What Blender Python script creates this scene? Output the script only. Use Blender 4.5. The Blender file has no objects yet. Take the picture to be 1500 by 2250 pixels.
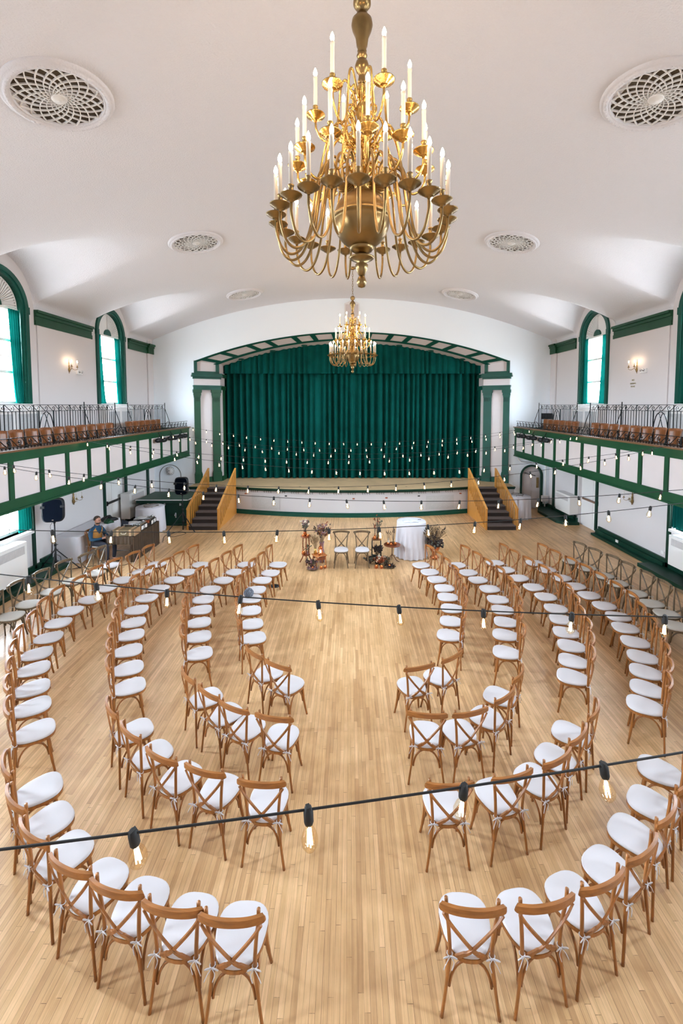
import bpy, bmesh, math, random
from mathutils import Vector, Matrix
random.seed(7)
PI = math.pi
R_ = math.radians
scn = bpy.context.scene
COL = scn.collection

# ---------------------------------------------------------------- camera
cd = bpy.data.cameras.new('camera')
cam = bpy.data.objects.new('camera', cd)
COL.objects.link(cam)
cd.sensor_fit = 'VERTICAL'
cd.sensor_height = 36.0
cd.lens = 970.0 / 2250.0 * 36.0
cd.shift_x = -17.0 / 2250.0
cd.shift_y = -177.4 / 2250.0
cd.clip_start = 0.05
cd.clip_end = 200
cam.location = (-0.11, 0.0, 4.4)
cam.rotation_euler = (R_(90 - 3.4), 0, 0)
scn.camera = cam

# ---------------------------------------------------------------- world, exposure
scn.view_settings.view_transform = 'Standard'
scn.view_settings.look = 'None'
scn.view_settings.gamma = 1.0
scn.view_settings.use_curve_mapping = False
scn.view_settings.exposure = 0.30
SKY = 124.0
BULB = 112.0          # candle flame bulbs
w = bpy.data.worlds.new('overcast_sky')
scn.world = w
w.use_nodes = True
nt = w.node_tree
nt.nodes.clear()
wo = nt.nodes.new('ShaderNodeOutputWorld')
bg = nt.nodes.new('ShaderNodeBackground')
bg.inputs['Color'].default_value = (0.70, 0.86, 1.0, 1)
bg.inputs['Strength'].default_value = SKY
nt.links.new(bg.outputs[0], wo.inputs[0])
wtc = nt.nodes.new('ShaderNodeTexCoord'); wsp = nt.nodes.new('ShaderNodeSeparateXYZ'); wrp = nt.nodes.new('ShaderNodeValToRGB')
nt.links.new(wtc.outputs['Generated'], wsp.inputs[0]); nt.links.new(wsp.outputs['Z'], wrp.inputs[0]); nt.links.new(wrp.outputs[0], bg.inputs['Color'])
wrp.color_ramp.elements[0].position = 0.0; wrp.color_ramp.elements[0].color = (0.24, 0.25, 0.26, 1)     # street level
wrp.color_ramp.elements[1].position = 0.06; wrp.color_ramp.elements[1].color = (0.71, 0.855, 1.0, 1)    # overcast sky

# hall dimensions (metres)
XW = 8.37            # side walls
YB = 18.6            # stage wall
YF = -4.0            # wall behind the camera
XG = 6.87            # balcony fronts
WIN_Y = [15.43, 10.55, 5.67, 0.79]
WR = 0.92            # window casing outer radius
WSPR = 6.80          # spring line
WSILL = 4.43

# ---------------------------------------------------------------- materials
def mat(name, col, rough=0.5, metal=0.0, noise=None, bump=None, coat=0.0, sheen=0.0, spec=0.5, wood=None, grain=(26, 26, 3)):
    m = bpy.data.materials.new(name)
    m.use_nodes = True
    t = m.node_tree
    b = t.nodes['Principled BSDF']
    b.inputs['Base Color'].default_value = (*col, 1)
    b.inputs['Roughness'].default_value = rough
    b.inputs['Metallic'].default_value = metal
    b.inputs['Specular IOR Level'].default_value = spec
    if coat: b.inputs['Coat Weight'].default_value = coat; b.inputs['Coat Roughness'].default_value = 0.2
    if sheen: b.inputs['Sheen Weight'].default_value = sheen
    tc = t.nodes.new('ShaderNodeTexCoord')
    if noise:
        sc, amt = noise
        n = t.nodes.new('ShaderNodeTexNoise'); n.inputs['Scale'].default_value = sc; n.inputs['Detail'].default_value = 4
        r = t.nodes.new('ShaderNodeValToRGB')
        r.color_ramp.elements[0].position = 0.3; r.color_ramp.elements[1].position = 0.7
        r.color_ramp.elements[0].color = (*[c * (1 - amt) for c in col], 1)
        r.color_ramp.elements[1].color = (*[min(1, c * (1 + amt)) for c in col], 1)
        t.links.new(tc.outputs['Object'], n.inputs['Vector'])
        t.links.new(n.outputs['Fac'], r.inputs[0]); t.links.new(r.outputs[0], b.inputs['Base Color'])
    if wood:
        amt = wood
        mp = t.nodes.new('ShaderNodeMapping'); mp.inputs['Scale'].default_value = grain
        n = t.nodes.new('ShaderNodeTexNoise'); n.inputs['Scale'].default_value = 1.6; n.inputs['Detail'].default_value = 5
        oi = t.nodes.new('ShaderNodeObjectInfo')
        ad = t.nodes.new('ShaderNodeVectorMath'); ad.operation = 'ADD'
        r = t.nodes.new('ShaderNodeValToRGB')
        r.color_ramp.elements[0].position = 0.3; r.color_ramp.elements[1].position = 0.72
        r.color_ramp.elements[0].color = (*[c * (1 - amt) for c in col], 1)
        r.color_ramp.elements[1].color = (*[min(1, c * (1 + amt)) for c in col], 1)
        t.links.new(tc.outputs['Object'], mp.inputs['Vector'])
        t.links.new(mp.outputs[0], ad.inputs[0]); t.links.new(oi.outputs['Random'], ad.inputs[1])
        t.links.new(ad.outputs[0], n.inputs['Vector'])
        t.links.new(n.outputs['Fac'], r.inputs[0]); t.links.new(r.outputs[0], b.inputs['Base Color'])
    if bump:
        sc, st, dist = bump
        n2 = t.nodes.new('ShaderNodeTexNoise'); n2.inputs['Scale'].default_value = sc; n2.inputs['Detail'].default_value = 5
        bp = t.nodes.new('ShaderNodeBump'); bp.inputs['Strength'].default_value = st; bp.inputs['Distance'].default_value = dist
        t.links.new(tc.outputs['Object'], n2.inputs['Vector'])
        t.links.new(n2.outputs['Fac'], bp.inputs['Height']); t.links.new(bp.outputs[0], b.inputs['Normal'])
    return m

def emis(name, col, strength, sample=True):
    m = bpy.data.materials.new(name); m.use_nodes = True
    t = m.node_tree; t.nodes.clear()
    o = t.nodes.new('ShaderNodeOutputMaterial'); e = t.nodes.new('ShaderNodeEmission')
    e.inputs[0].default_value = (*col, 1); e.inputs[1].default_value = strength
    t.links.new(e.outputs[0], o.inputs[0])
    if not sample: m.cycles.emission_sampling = 'NONE'
    return m

def glass(name, tint=(1, 1, 1), gl=0.08):
    m = bpy.data.materials.new(name); m.use_nodes = True
    t = m.node_tree; t.nodes.clear()
    o = t.nodes.new('ShaderNodeOutputMaterial'); mx = t.nodes.new('ShaderNodeMixShader')
    tr = t.nodes.new('ShaderNodeBsdfTransparent'); g = t.nodes.new('ShaderNodeBsdfGlossy')
    tr.inputs[0].default_value = (*tint, 1); g.inputs['Roughness'].default_value = 0.05
    lw = t.nodes.new('ShaderNodeLayerWeight'); lw.inputs[0].default_value = 0.3
    mu = t.nodes.new('ShaderNodeMath'); mu.operation = 'MULTIPLY'; mu.inputs[1].default_value = gl * 6
    t.links.new(lw.outputs['Facing'], mu.inputs[0])
    t.links.new(mu.outputs[0], mx.inputs[0])
    t.links.new(tr.outputs[0], mx.inputs[1]); t.links.new(g.outputs[0], mx.inputs[2]); t.links.new(mx.outputs[0], o.inputs[0])
    return m

def cloth_translucent(name, col, amt=0.35):
    m = bpy.data.materials.new(name); m.use_nodes = True
    t = m.node_tree; t.nodes.clear()
    o = t.nodes.new('ShaderNodeOutputMaterial'); mx = t.nodes.new('ShaderNodeMixShader'); mx.inputs[0].default_value = amt
    d = t.nodes.new('ShaderNodeBsdfDiffuse'); tl = t.nodes.new('ShaderNodeBsdfTranslucent')
    d.inputs[0].default_value = (*col, 1); tl.inputs[0].default_value = (*[min(1, c * 1.5) for c in col], 1)
    t.links.new(d.outputs[0], mx.inputs[1]); t.links.new(tl.outputs[0], mx.inputs[2]); t.links.new(mx.outputs[0], o.inputs[0])
    return m

M = {}
M['plaster'] = mat('cream_plaster', (0.66, 0.62, 0.615), 0.75, bump=(14, 0.12, 0.01))
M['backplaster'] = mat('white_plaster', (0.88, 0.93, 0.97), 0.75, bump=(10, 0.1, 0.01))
M['stucco'] = mat('stucco_ceiling', (0.75, 0.735, 0.765), 0.85, bump=(42, 0.6, 0.02))
M['white'] = mat('white_paint', (0.80, 0.78, 0.76), 0.45)
M['cream'] = mat('cream_panel', (0.62, 0.56, 0.55), 0.6, noise=(3, 0.02))
M['green'] = mat('green_gloss_paint', (0.008, 0.060, 0.024), 0.42, spec=0.3, noise=(2.5, 0.12))
M['dkgreen'] = mat('dark_green_paint', (0.003, 0.034, 0.020), 0.42, spec=0.3, noise=(3, 0.15))
M['teal'] = mat('bluish_green_paint', (0.004, 0.068, 0.046), 0.42, spec=0.3, noise=(2.5, 0.12))
M['velvet'] = mat('green_stage_velvet', (0.0010, 0.066, 0.054), 0.9, noise=(2.0, 0.15), spec=0.08)
M['winc'] = cloth_translucent('green_window_curtain', (0.002, 0.075, 0.060), 0.07)
M['iron'] = mat('black_iron', (0.012, 0.014, 0.016), 0.28, metal=0.6)
M['black'] = mat('black_plastic', (0.010, 0.011, 0.013), 0.5, spec=0.3)
M['sgrille'] = mat('speaker_grille', (.003, .0045, .008), .8, bump=(120, .4, .004), spec=0.0)
M['rubber'] = mat('black_rubber', (0.01, 0.01, 0.01), 0.7)
M['brass'] = mat('polished_brass', (0.62, 0.40, 0.13), 0.24, metal=1.0, noise=(9, 0.12))
M['brassd'] = mat('aged_brass', (0.30, 0.20, 0.085), 0.33, metal=1.0, noise=(6, 0.2))
M['candle'] = mat('ivory_candle_sleeve', (0.86, 0.80, 0.72), 0.4)
M['honey'] = mat('honey_wood', (0.30, 0.108, 0.022), 0.38, wood=0.28, coat=0.15)
M['honeyx'] = mat('honey_wood_rail', (0.30, 0.108, 0.022), 0.38, wood=0.28, coat=0.15, grain=(3, 26, 26))
M['olive'] = mat('weathered_olive_wood', (0.13, 0.083, 0.042), 0.5, wood=0.3)
M['cush'] = mat('white_cotton', (0.60, 0.57, 0.58), 0.9, bump=(60, 0.15, 0.003))
M['cushg'] = mat('grey_linen', (0.50, 0.47, 0.42), 0.9, bump=(60, 0.15, 0.003))
M['linen'] = mat('white_tablecloth', (0.66, 0.65, 0.70), 0.9)
M['carpet'] = mat('brown_stair_carpet', (0.13, 0.10, 0.092), 0.95, noise=(40, 0.15))
M['carpetd'] = mat('dark_riser_carpet', (0.038, 0.027, 0.024), 0.95, noise=(40, 0.15))
M['riser'] = mat('stage_front_paint', (0.58, 0.565, 0.575), 0.6)
M['orange'] = mat('varnished_pine', (0.60, 0.27, 0.055), 0.35, wood=0.15)
M['stage'] = mat('worn_stage_boards', (0.58, 0.41, 0.23), 0.5, noise=(1.4, 0.14))
M['plywood'] = mat('seat_plywood', (0.19, 0.060, 0.014), 0.35, wood=0.3, coat=0.15)
M['brownrail'] = mat('brown_cap_wood', (0.16, 0.075, 0.035), 0.3, wood=0.2)
M['chrome'] = mat('silver_metal', (0.65, 0.66, 0.68), 0.25, metal=1.0)
M['grey'] = mat('grey_mesh', (0.50, 0.50, 0.50), 0.7, noise=(20, 0.06))
M['dark'] = mat('dark_void', (0.02, 0.02, 0.02), 0.8)
M['tan'] = mat('tan_backing', (0.085, 0.062, 0.04), 0.9)
M['skin'] = mat('skin', (0.52, 0.27, 0.19), 0.55)
M['hair'] = mat('brown_hair', (0.05, 0.032, 0.022), 0.7)
M['shirt'] = mat('blue_shirt', (0.003, 0.042, 0.095), 0.8)
M['vest'] = mat('mustard_vest', (0.42, 0.20, 0.045), 0.85, noise=(60, 0.2))
M['navy'] = mat('navy_trousers', (0.012, 0.016, 0.03), 0.85)
M['suitbrown'] = mat('brown_suitcase', (0.13, 0.09, 0.04), 0.5, noise=(20, 0.15))
M['bronze'] = mat('brown_sheer_cloth', (0.040, 0.020, 0.007), 0.5, noise=(6, 0.25))
M['copper'] = mat('amber_glass', (0.45, 0.12, 0.03), 0.18, metal=0.5)
M['terra'] = mat('red_brown_wood', (0.22, 0.055, 0.015), 0.35, wood=0.25)
M['pine'] = mat('light_stool_wood', (0.46, 0.17, 0.05), 0.4, wood=0.2)
M['dried'] = mat('dried_grass', (0.40, 0.28, 0.16), 0.9, noise=(30, 0.3))
M['driedd'] = mat('dark_dried_foliage', (0.045, 0.03, 0.028), 0.9, noise=(30, 0.3))
M['driedg'] = mat('grey_green_foliage', (0.12, 0.13, 0.10), 0.9, noise=(30, 0.3))
M['driedp'] = mat('dusty_pink_flowers', (0.28, 0.16, 0.17), 0.9, noise=(30, 0.3))
M['strap'] = mat('tan_strap', (0.36, 0.22, 0.12), 0.6)
M['rust'] = mat('rust_blooms', (0.30, 0.08, 0.03), 0.9, noise=(30, 0.3))
M['cream2'] = mat('ivory_blooms', (0.70, 0.62, 0.50), 0.9)
M['yarn'] = mat('grey_knit', (0.16, 0.18, 0.22), 0.95, noise=(60, 0.5))
M['gold'] = mat('gold_lettering', (0.35, 0.28, 0.10), 0.4, metal=0.5)
M['paper'] = mat('pale_paper', (0.74, 0.80, 0.82), 0.8)
M['clockface'] = mat('clock_face', (0.85, 0.84, 0.82), 0.5)
M['flame'] = emis('candle_bulb_glow', (1.0, 0.71, 0.44), BULB)
M['fil'] = emis('filament_glow', (1.0, 0.72, 0.42), 16.0, False)
M['votive'] = emis('votive_glow', (1.0, 0.50, 0.16), 10.0, False)
M['led'] = emis('small_led', (1.0, 1.0, 1.0), 6.0, False)
M['glass'] = glass('window_glass')
M['bglass'] = glass('bulb_glass', (1.0, 0.93, 0.80), 0.05)

def floor_mat():
    m = bpy.data.materials.new('maple_strip_floor'); m.use_nodes = True
    t = m.node_tree; b = t.nodes['Principled BSDF']; L = t.links.new
    def math_(op, a, c=None, d=None):
        n = t.nodes.new('ShaderNodeMath'); n.operation = op
        for i, v in enumerate((a, c, d)):
            if v is None: continue
            if isinstance(v, (int, float)): n.inputs[i].default_value = v
            else: L(v, n.inputs[i])
        return n.outputs[0]
    tc = t.nodes.new('ShaderNodeTexCoord'); sp = t.nodes.new('ShaderNodeSeparateXYZ'); L(tc.outputs['Object'], sp.inputs[0])
    x = math_('DIVIDE', sp.outputs[0], 0.045); row = math_('FLOOR', x); fx = math_('FRACT', x)
    wn = t.nodes.new('ShaderNodeTexWhiteNoise'); wn.noise_dimensions = '1D'; L(row, wn.inputs['W'])
    y = math_('ADD', math_('DIVIDE', sp.outputs[1], 0.95), math_('MULTIPLY', wn.outputs['Value'], 17.0)); bid = math_('FLOOR', y); fy = math_('FRACT', y)
    cv = t.nodes.new('ShaderNodeCombineXYZ'); L(row, cv.inputs[0]); L(bid, cv.inputs[1])
    w2 = t.nodes.new('ShaderNodeTexWhiteNoise'); w2.noise_dimensions = '2D'; L(cv.outputs[0], w2.inputs['Vector'])
    ramp = t.nodes.new('ShaderNodeValToRGB'); e = ramp.color_ramp.elements
    e[0].position = 0; e[0].color = (0.57, 0.345, 0.170, 1)
    e[1].position = 1; e[1].color = (0.81, 0.545, 0.300, 1)
    for p_, c_ in ((.3, (0.69, 0.445, 0.230, 1)), (.75, (0.74, 0.485, 0.255, 1))):
        q_ = ramp.color_ramp.elements.new(p_); q_.color = c_
    L(w2.outputs['Value'], ramp.inputs[0])
    m2 = t.nodes.new('ShaderNodeMapping'); m2.inputs['Scale'].default_value = (70, 2.5, 1); L(tc.outputs['Object'], m2.inputs['Vector'])
    n = t.nodes.new('ShaderNodeTexNoise'); n.inputs['Scale'].default_value = 1.0; n.inputs['Detail'].default_value = 4; L(m2.outputs[0], n.inputs['Vector'])
    r2 = t.nodes.new('ShaderNodeValToRGB'); r2.color_ramp.elements[0].position = 0.3; r2.color_ramp.elements[1].position = 0.7
    r2.color_ramp.elements[0].color = (0.86, 0.83, 0.78, 1); r2.color_ramp.elements[1].color = (1.07, 1.07, 1.07, 1); L(n.outputs['Fac'], r2.inputs[0])
    def mul(a, c):
        q = t.nodes.new('ShaderNodeMix'); q.data_type = 'RGBA'; q.blend_type = 'MULTIPLY'; q.inputs[0].default_value = 1; L(a, q.inputs[6]); L(c, q.inputs[7]); return q.outputs[2]
    col = mul(ramp.outputs[0], r2.outputs[0])
    m3 = t.nodes.new('ShaderNodeMapping'); m3.inputs['Scale'].default_value = (1.5, 0.8, 1); L(tc.outputs['Object'], m3.inputs['Vector'])
    n3 = t.nodes.new('ShaderNodeTexNoise'); n3.inputs['Scale'].default_value = 1.1; n3.inputs['Detail'].default_value = 7; n3.inputs['Roughness'].default_value = 0.68; L(m3.outputs[0], n3.inputs['Vector'])
    r3 = t.nodes.new('ShaderNodeValToRGB'); r3.color_ramp.elements[0].position = 0.34; r3.color_ramp.elements[1].position = 0.62
    r3.color_ramp.elements[0].color = (0.80, 0.74, 0.66, 1); r3.color_ramp.elements[1].color = (1.03, 1.03, 1.04, 1); L(n3.outputs['Fac'], r3.inputs[0])
    col = mul(col, r3.outputs[0])
    seam = math_('MAXIMUM', math_('LESS_THAN', fx, 0.055), math_('LESS_THAN', fy, 0.0035))
    w4 = t.nodes.new('ShaderNodeTexNoise'); w4.inputs['Scale'].default_value = 3.0; m5 = t.nodes.new('ShaderNodeMapping'); m5.inputs['Scale'].default_value = (9, .6, 1); L(tc.outputs['Object'], m5.inputs['Vector']); L(m5.outputs[0], w4.inputs['Vector'])
    mr = t.nodes.new('ShaderNodeMapRange'); mr.inputs[1].default_value = .35; mr.inputs[2].default_value = .65; mr.inputs[3].default_value = .25; mr.inputs[4].default_value = 1.0; L(w4.outputs['Fac'], mr.inputs[0])
    mx3 = t.nodes.new('ShaderNodeMix'); mx3.data_type = 'RGBA'; L(math_('MULTIPLY', seam, mr.outputs[0]), mx3.inputs[0]); L(col, mx3.inputs[6]); mx3.inputs[7].default_value = (0.15, 0.075, 0.03, 1)
    L(mx3.outputs[2], b.inputs['Base Color'])
    r4 = t.nodes.new('ShaderNodeMapRange'); r4.inputs['To Min'].default_value = 0.24; r4.inputs['To Max'].default_value = 0.46; L(n3.outputs['Fac'], r4.inputs[0]); L(r4.outputs[0], b.inputs['Roughness'])
    return m
M['floor'] = floor_mat()

# ---------------------------------------------------------------- mesh helpers
class MB:
    def __init__(s): s.v = []; s.f = []; s.sm = []; s.mi = []
    def add(s, vs, fs, smooth=False, mi=0, mtx=None):
        n = len(s.v)
        if mtx is not None: vs = [mtx @ Vector(p) for p in vs]
        s.v += [tuple(p) for p in vs]
        for f in fs: s.f.append(tuple(i + n for i in f)); s.sm.append(smooth); s.mi.append(mi)
        return s
    def box(s, a, b, mi=0, mtx=None):
        x0, y0, z0 = a; x1, y1, z1 = b
        vs = [(x0, y0, z0), (x1, y0, z0), (x1, y1, z0), (x0, y1, z0), (x0, y0, z1), (x1, y0, z1), (x1, y1, z1), (x0, y1, z1)]
        return s.add(vs, [(0, 3, 2, 1), (4, 5, 6, 7), (0, 1, 5, 4), (1, 2, 6, 5), (2, 3, 7, 6), (3, 0, 4, 7)], False, mi, mtx)
    def bar(s, p, q, w, h, mi=0, up=(0, 0, 1)):
        p = Vector(p); q = Vector(q); d = (q - p); L = d.length; d.normalize()
        u = Vector(up); x = d.cross(u)
        if x.length < 1e-4: x = d.cross(Vector((0, 1, 0)))
        x.normalize(); z = x.cross(d)
        m = Matrix((x, d, z)).transposed().to_4x4(); m.translation = p
        return s.box((-w / 2, 0, -h / 2), (w / 2, L, h / 2), mi, m)
    def tube(s, pts, r, seg=8, mi=0, closed=False, caps=True, sx=1.0):
        pts = [Vector(p) for p in pts]; n = len(pts)
        rs = r if isinstance(r, (list, tuple)) else [r] * n
        vs = []; fs = []; prev = None
        for i in range(n):
            a = pts[(i - 1) % n] if (closed or i > 0) else pts[i]
            c = pts[(i + 1) % n] if (closed or i < n - 1) else pts[i]
            d = (c - a).normalized()
            if prev is None:
                u = d.cross(Vector((0, 0, 1)))
                if u.length < 1e-3: u = d.cross(Vector((0, 1, 0)))
            else: u = prev - d * prev.dot(d)
            u.normalize(); prev = u; w_ = d.cross(u)
            for k in range(seg):
                t = 2 * PI * k / seg
                vs.append(pts[i] + (u * math.cos(t) * sx + w_ * math.sin(t)) * rs[i])
        m = n if closed else n - 1
        for i in range(m):
            for k in range(seg):
                a0 = i * seg + k; a1 = i * seg + (k + 1) % seg
                b0 = ((i + 1) % n) * seg + k; b1 = ((i + 1) % n) * seg + (k + 1) % seg
                fs.append((a0, a1, b1, b0))
        if caps and not closed:
            fs.append(tuple(range(seg - 1, -1, -1))); fs.append(tuple((n - 1) * seg + k for k in range(seg)))
        return s.add(vs, fs, True, mi)
    def ribbon(s, pts, w, t, mi=0, up=(0, 0, 1)):
        # flat strip: width w along up, thickness t across
        pts = [Vector(p) for p in pts]; n = len(pts); U = Vector(up); vs = []; fs = []
        ws = w if isinstance(w, (list, tuple)) else [w] * n
        for i in range(n):
            d = (pts[min(i + 1, n - 1)] - pts[max(i - 1, 0)]).normalized()
            x = d.cross(U).normalized(); z = x.cross(d).normalized()
            for a, b in ((-1, -1), (1, -1), (1, 1), (-1, 1)): vs.append(pts[i] + x * (a * t / 2) + z * (b * ws[i] / 2))
        for i in range(n - 1):
            for k in range(4): fs.append((i * 4 + k, i * 4 + (k + 1) % 4, i * 4 + 4 + (k + 1) % 4, i * 4 + 4 + k))
        fs.append((3, 2, 1, 0)); fs.append(tuple((n - 1) * 4 + k for k in range(4)))
        return s.add(vs, fs, False, mi)
    def lathe(s, prof, seg=24, c=(0, 0, 0), mi=0, mtx=None, smooth=True, wob=None):
        vs = []; fs = []; n = len(prof)
        for i, (r, z) in enumerate(prof):
            for k in range(seg):
                t = 2 * PI * k / seg; rr = max(r, 1e-4)
                if wob: rr = rr * (1 + wob(t, i / (n - 1)))
                vs.append((c[0] + rr * math.cos(t), c[1] + rr * math.sin(t), c[2] + z))
        for i in range(n - 1):
            for k in range(seg): fs.append((i * seg + k, i * seg + (k + 1) % seg, (i + 1) * seg + (k + 1) % seg, (i + 1) * seg + k))
        if prof[0][0] > 1e-3: fs.append(tuple(range(seg - 1, -1, -1)))
        if prof[-1][0] > 1e-3: fs.append(tuple((n - 1) * seg + k for k in range(seg)))
        return s.add(vs, fs, smooth, mi, mtx)
    def ball(s, c, r, seg=10, mi=0, sz=1.0):
        n = max(4, seg // 2 + 1)
        return s.lathe([(r * math.sin(PI * i / n), -r * sz * math.cos(PI * i / n)) for i in range(n + 1)], seg, c, mi)
    def prism(s, poly, z0, z1, mi=0, smooth=False, mtx=None):
        n = len(poly)
        vs = [(p[0], p[1], z0) for p in poly] + [(p[0], p[1], z1) for p in poly]
        fs = [tuple(range(n - 1, -1, -1)), tuple(range(n, 2 * n))]
        s.add(vs, fs, False, mi, mtx)
        return s.add(vs, [(i, (i + 1) % n, n + (i + 1) % n, n + i) for i in range(n)], smooth, mi, mtx)
    def grid(s, P, mi=0, smooth=True, flip=False):
        nr = len(P); nc = len(P[0]); vs = [p for row in P for p in row]; fs = []
        for i in range(nr - 1):
            for j in range(nc - 1):
                f = (i * nc + j, i * nc + j + 1, (i + 1) * nc + j + 1, (i + 1) * nc + j)
                fs.append(f[::-1] if flip else f)
        return s.add(vs, fs, smooth, mi)
    def build(s, name, m, parent=None, loc=None, recalc=True, bevel=0, solid=0):
        me = bpy.data.meshes.new(name)
        me.from_pydata(s.v, [], s.f)
        ms = m if isinstance(m, (list, tuple)) else [m]
        for q in ms: me.materials.append(q)
        me.polygons.foreach_set('use_smooth', s.sm); me.polygons.foreach_set('material_index', s.mi)
        if recalc:
            b = bmesh.new(); b.from_mesh(me); bmesh.ops.recalc_face_normals(b, faces=b.faces); b.to_mesh(me); b.free()
        me.update()
        o = bpy.data.objects.new(name, me); COL.objects.link(o)
        if parent is not None: o.parent = parent
        if loc is not None: o.location = loc
        if bevel:
            md = o.modifiers.new('b', 'BEVEL'); md.width = bevel; md.segments = 2; md.limit_method = 'ANGLE'
        if solid:
            md = o.modifiers.new('s', 'SOLIDIFY'); md.thickness = solid
        return o

def tag(o, label=None, cat=None, group=None, kind=None):
    if label: o['label'] = label
    if cat: o['category'] = cat
    if group: o['group'] = group
    if kind: o['kind'] = kind
    return o
def empty(name, loc, rz=0, label=None, cat=None, group=None):
    o = bpy.data.objects.new(name, None); COL.objects.link(o)
    o.location = loc; o.rotation_euler = (0, 0, rz); o.empty_display_size = 0.1
    return tag(o, label, cat, group)
def struct(o): o['kind'] = 'structure'; return o

class Proto:
    """remembers a thing's parts so that copies can be made quickly"""
    def __init__(s, root): s.root = root; s.parts = []; s.used = False
    def part(s, o, parent=None, label=None):
        s.parts.append((o, parent)); o.parent = parent if parent is not None else s.root
        if label: o['label'] = label
        return o
    def place(s, loc, rz, label, group=None, cat=None):
        if not s.used: s.used = True; r = s.root
        else:
            r = s.root.copy(); COL.objects.link(r); mp = {}
            for o, p in s.parts:
                c = o.copy(); COL.objects.link(c); c.parent = mp[p] if p is not None else r; mp[o] = c
        r.location = loc; r.rotation_euler = (0, 0, rz); r['label'] = label
        if group: r['group'] = group
        if cat: r['category'] = cat
        return r

def catmull(pts, n=6):
    P = [Vector(p) for p in pts]; P = [P[0] * 2 - P[1]] + P + [P[-1] * 2 - P[-2]]; out = []
    for i in range(1, len(P) - 2):
        for k in range(n):
            t = k / n; a, b, c, d = P[i - 1], P[i], P[i + 1], P[i + 2]
            out.append(0.5 * ((2 * b) + (c - a) * t + (2 * a - 5 * b + 4 * c - d) * t * t + (3 * b - a - 3 * c + d) * t ** 3))
    out.append(P[-2]); return out
ORD = ['zeroth', 'first', 'second', 'third', 'fourth', 'fifth', 'sixth', 'seventh', 'eighth', 'ninth', 'tenth', 'eleventh', 'twelfth',
       'thirteenth', 'fourteenth', 'fifteenth', 'sixteenth', 'seventeenth', 'eighteenth', 'nineteenth', 'twentieth',
       'twenty-first', 'twenty-second', 'twenty-third', 'twenty-fourth', 'twenty-fifth', 'twenty-sixth']
SIDE = {-1: 'left', 1: 'right'}

def text_mesh(name, txt, size, m, parent, loc, rot, ext=.002):
    cu = bpy.data.curves.new(name, 'FONT'); cu.body = txt; cu.size = size; cu.align_x = 'CENTER'; cu.extrude = ext
    t = bpy.data.objects.new(name, cu); COL.objects.link(t); bpy.context.view_layer.update()
    me = bpy.data.meshes.new_from_object(t.evaluated_get(bpy.context.evaluated_depsgraph_get()))
    bpy.data.objects.remove(t); me.materials.clear(); me.materials.append(m)
    o = bpy.data.objects.new(name, me); COL.objects.link(o); o.parent = parent; o.location = loc; o.rotation_euler = rot
    return o

# ================================================================ ROOM SHELL
b = MB(); b.box((-XW - .5, YF - .3, -.2), (XW + .5, YB + .2, 0)); struct(b.build('floor', M['floor']))

def arch_z(yc, r, zs):
    return lambda y: zs + math.sqrt(max(0, r * r - (y - yc) ** 2))

def side_wall(s):
    ops = []
    for yc in WIN_Y:
        ops.append((yc - WR + .03, yc + WR - .03, WSILL, arch_z(yc, WR - .03, WSPR)))
    for yc in [q - (.15 if s < 0 else 0) for q in WIN_Y[1:]]:
        ops.append((yc - .8, yc + .8, 1.17, lambda y: 2.42))
    ops.append((14.86, 16.14, 0.0, lambda y: 2.3))      # exit door recess
    ys = {YF, YB + .1}
    for y0, y1, zb, zt in ops:
        n = 32 if zb > 4 else 1
        for i in range(n + 1):
            ys.add(round((y0 + y1) / 2 - (y1 - y0) / 2 * math.cos(PI * i / n), 4) if n > 1 else round(y0 + (y1 - y0) * i, 4))
    ys = sorted(ys); b = MB(); X = s * XW
    def quad(ya, yb, za, zb, zc, zd):   # za,zb bottom at ya,yb ; zc,zd top at yb,ya
        b.add([(X, ya, za), (X, yb, zb), (X, yb, zc), (X, ya, zd)], [(0, 1, 2, 3)] if s < 0 else [(3, 2, 1, 0)])
    for ya, yb in zip(ys[:-1], ys[1:]):
        cur = (0.0, 0.0)
        for y0, y1, zb, zt in sorted([o for o in ops if o[0] <= (ya + yb) / 2 <= o[1]], key=lambda o: o[2]):
            if zb > cur[0]: quad(ya, yb, cur[0], cur[1], zb, zb)
            cur = (zt(ya), zt(yb))
        quad(ya, yb, cur[0], cur[1], 9.4, 9.4)
    # reveals
    D = s * (XW + .34)
    for y0, y1, zb, zt in ops:
        n = 32
        yy = [(y0 + y1) / 2 - (y1 - y0) / 2 * math.cos(PI * i / n) for i in range(n + 1)]
        pts = [(y0, zb)] + [(y, zt(y)) for y in yy] + [(y1, zb)]
        if zb > 0: pts.append((y0, zb))
        for (a, c), (d, e) in zip(pts[:-1], pts[1:]):
            b.add([(X, a, c), (D, a, c), (D, d, e), (X, d, e)], [(0, 1, 2, 3)])
    return struct(b.build('wall_' + SIDE[s], M['plaster'], recalc=False))
for s in (-1, 1): side_wall(s)
b = MB(); b.box((-XW - .3, YF - .2, 0), (XW + .3, YF, 9.4)); struct(b.build('wall_rear', M['plaster']))

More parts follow.
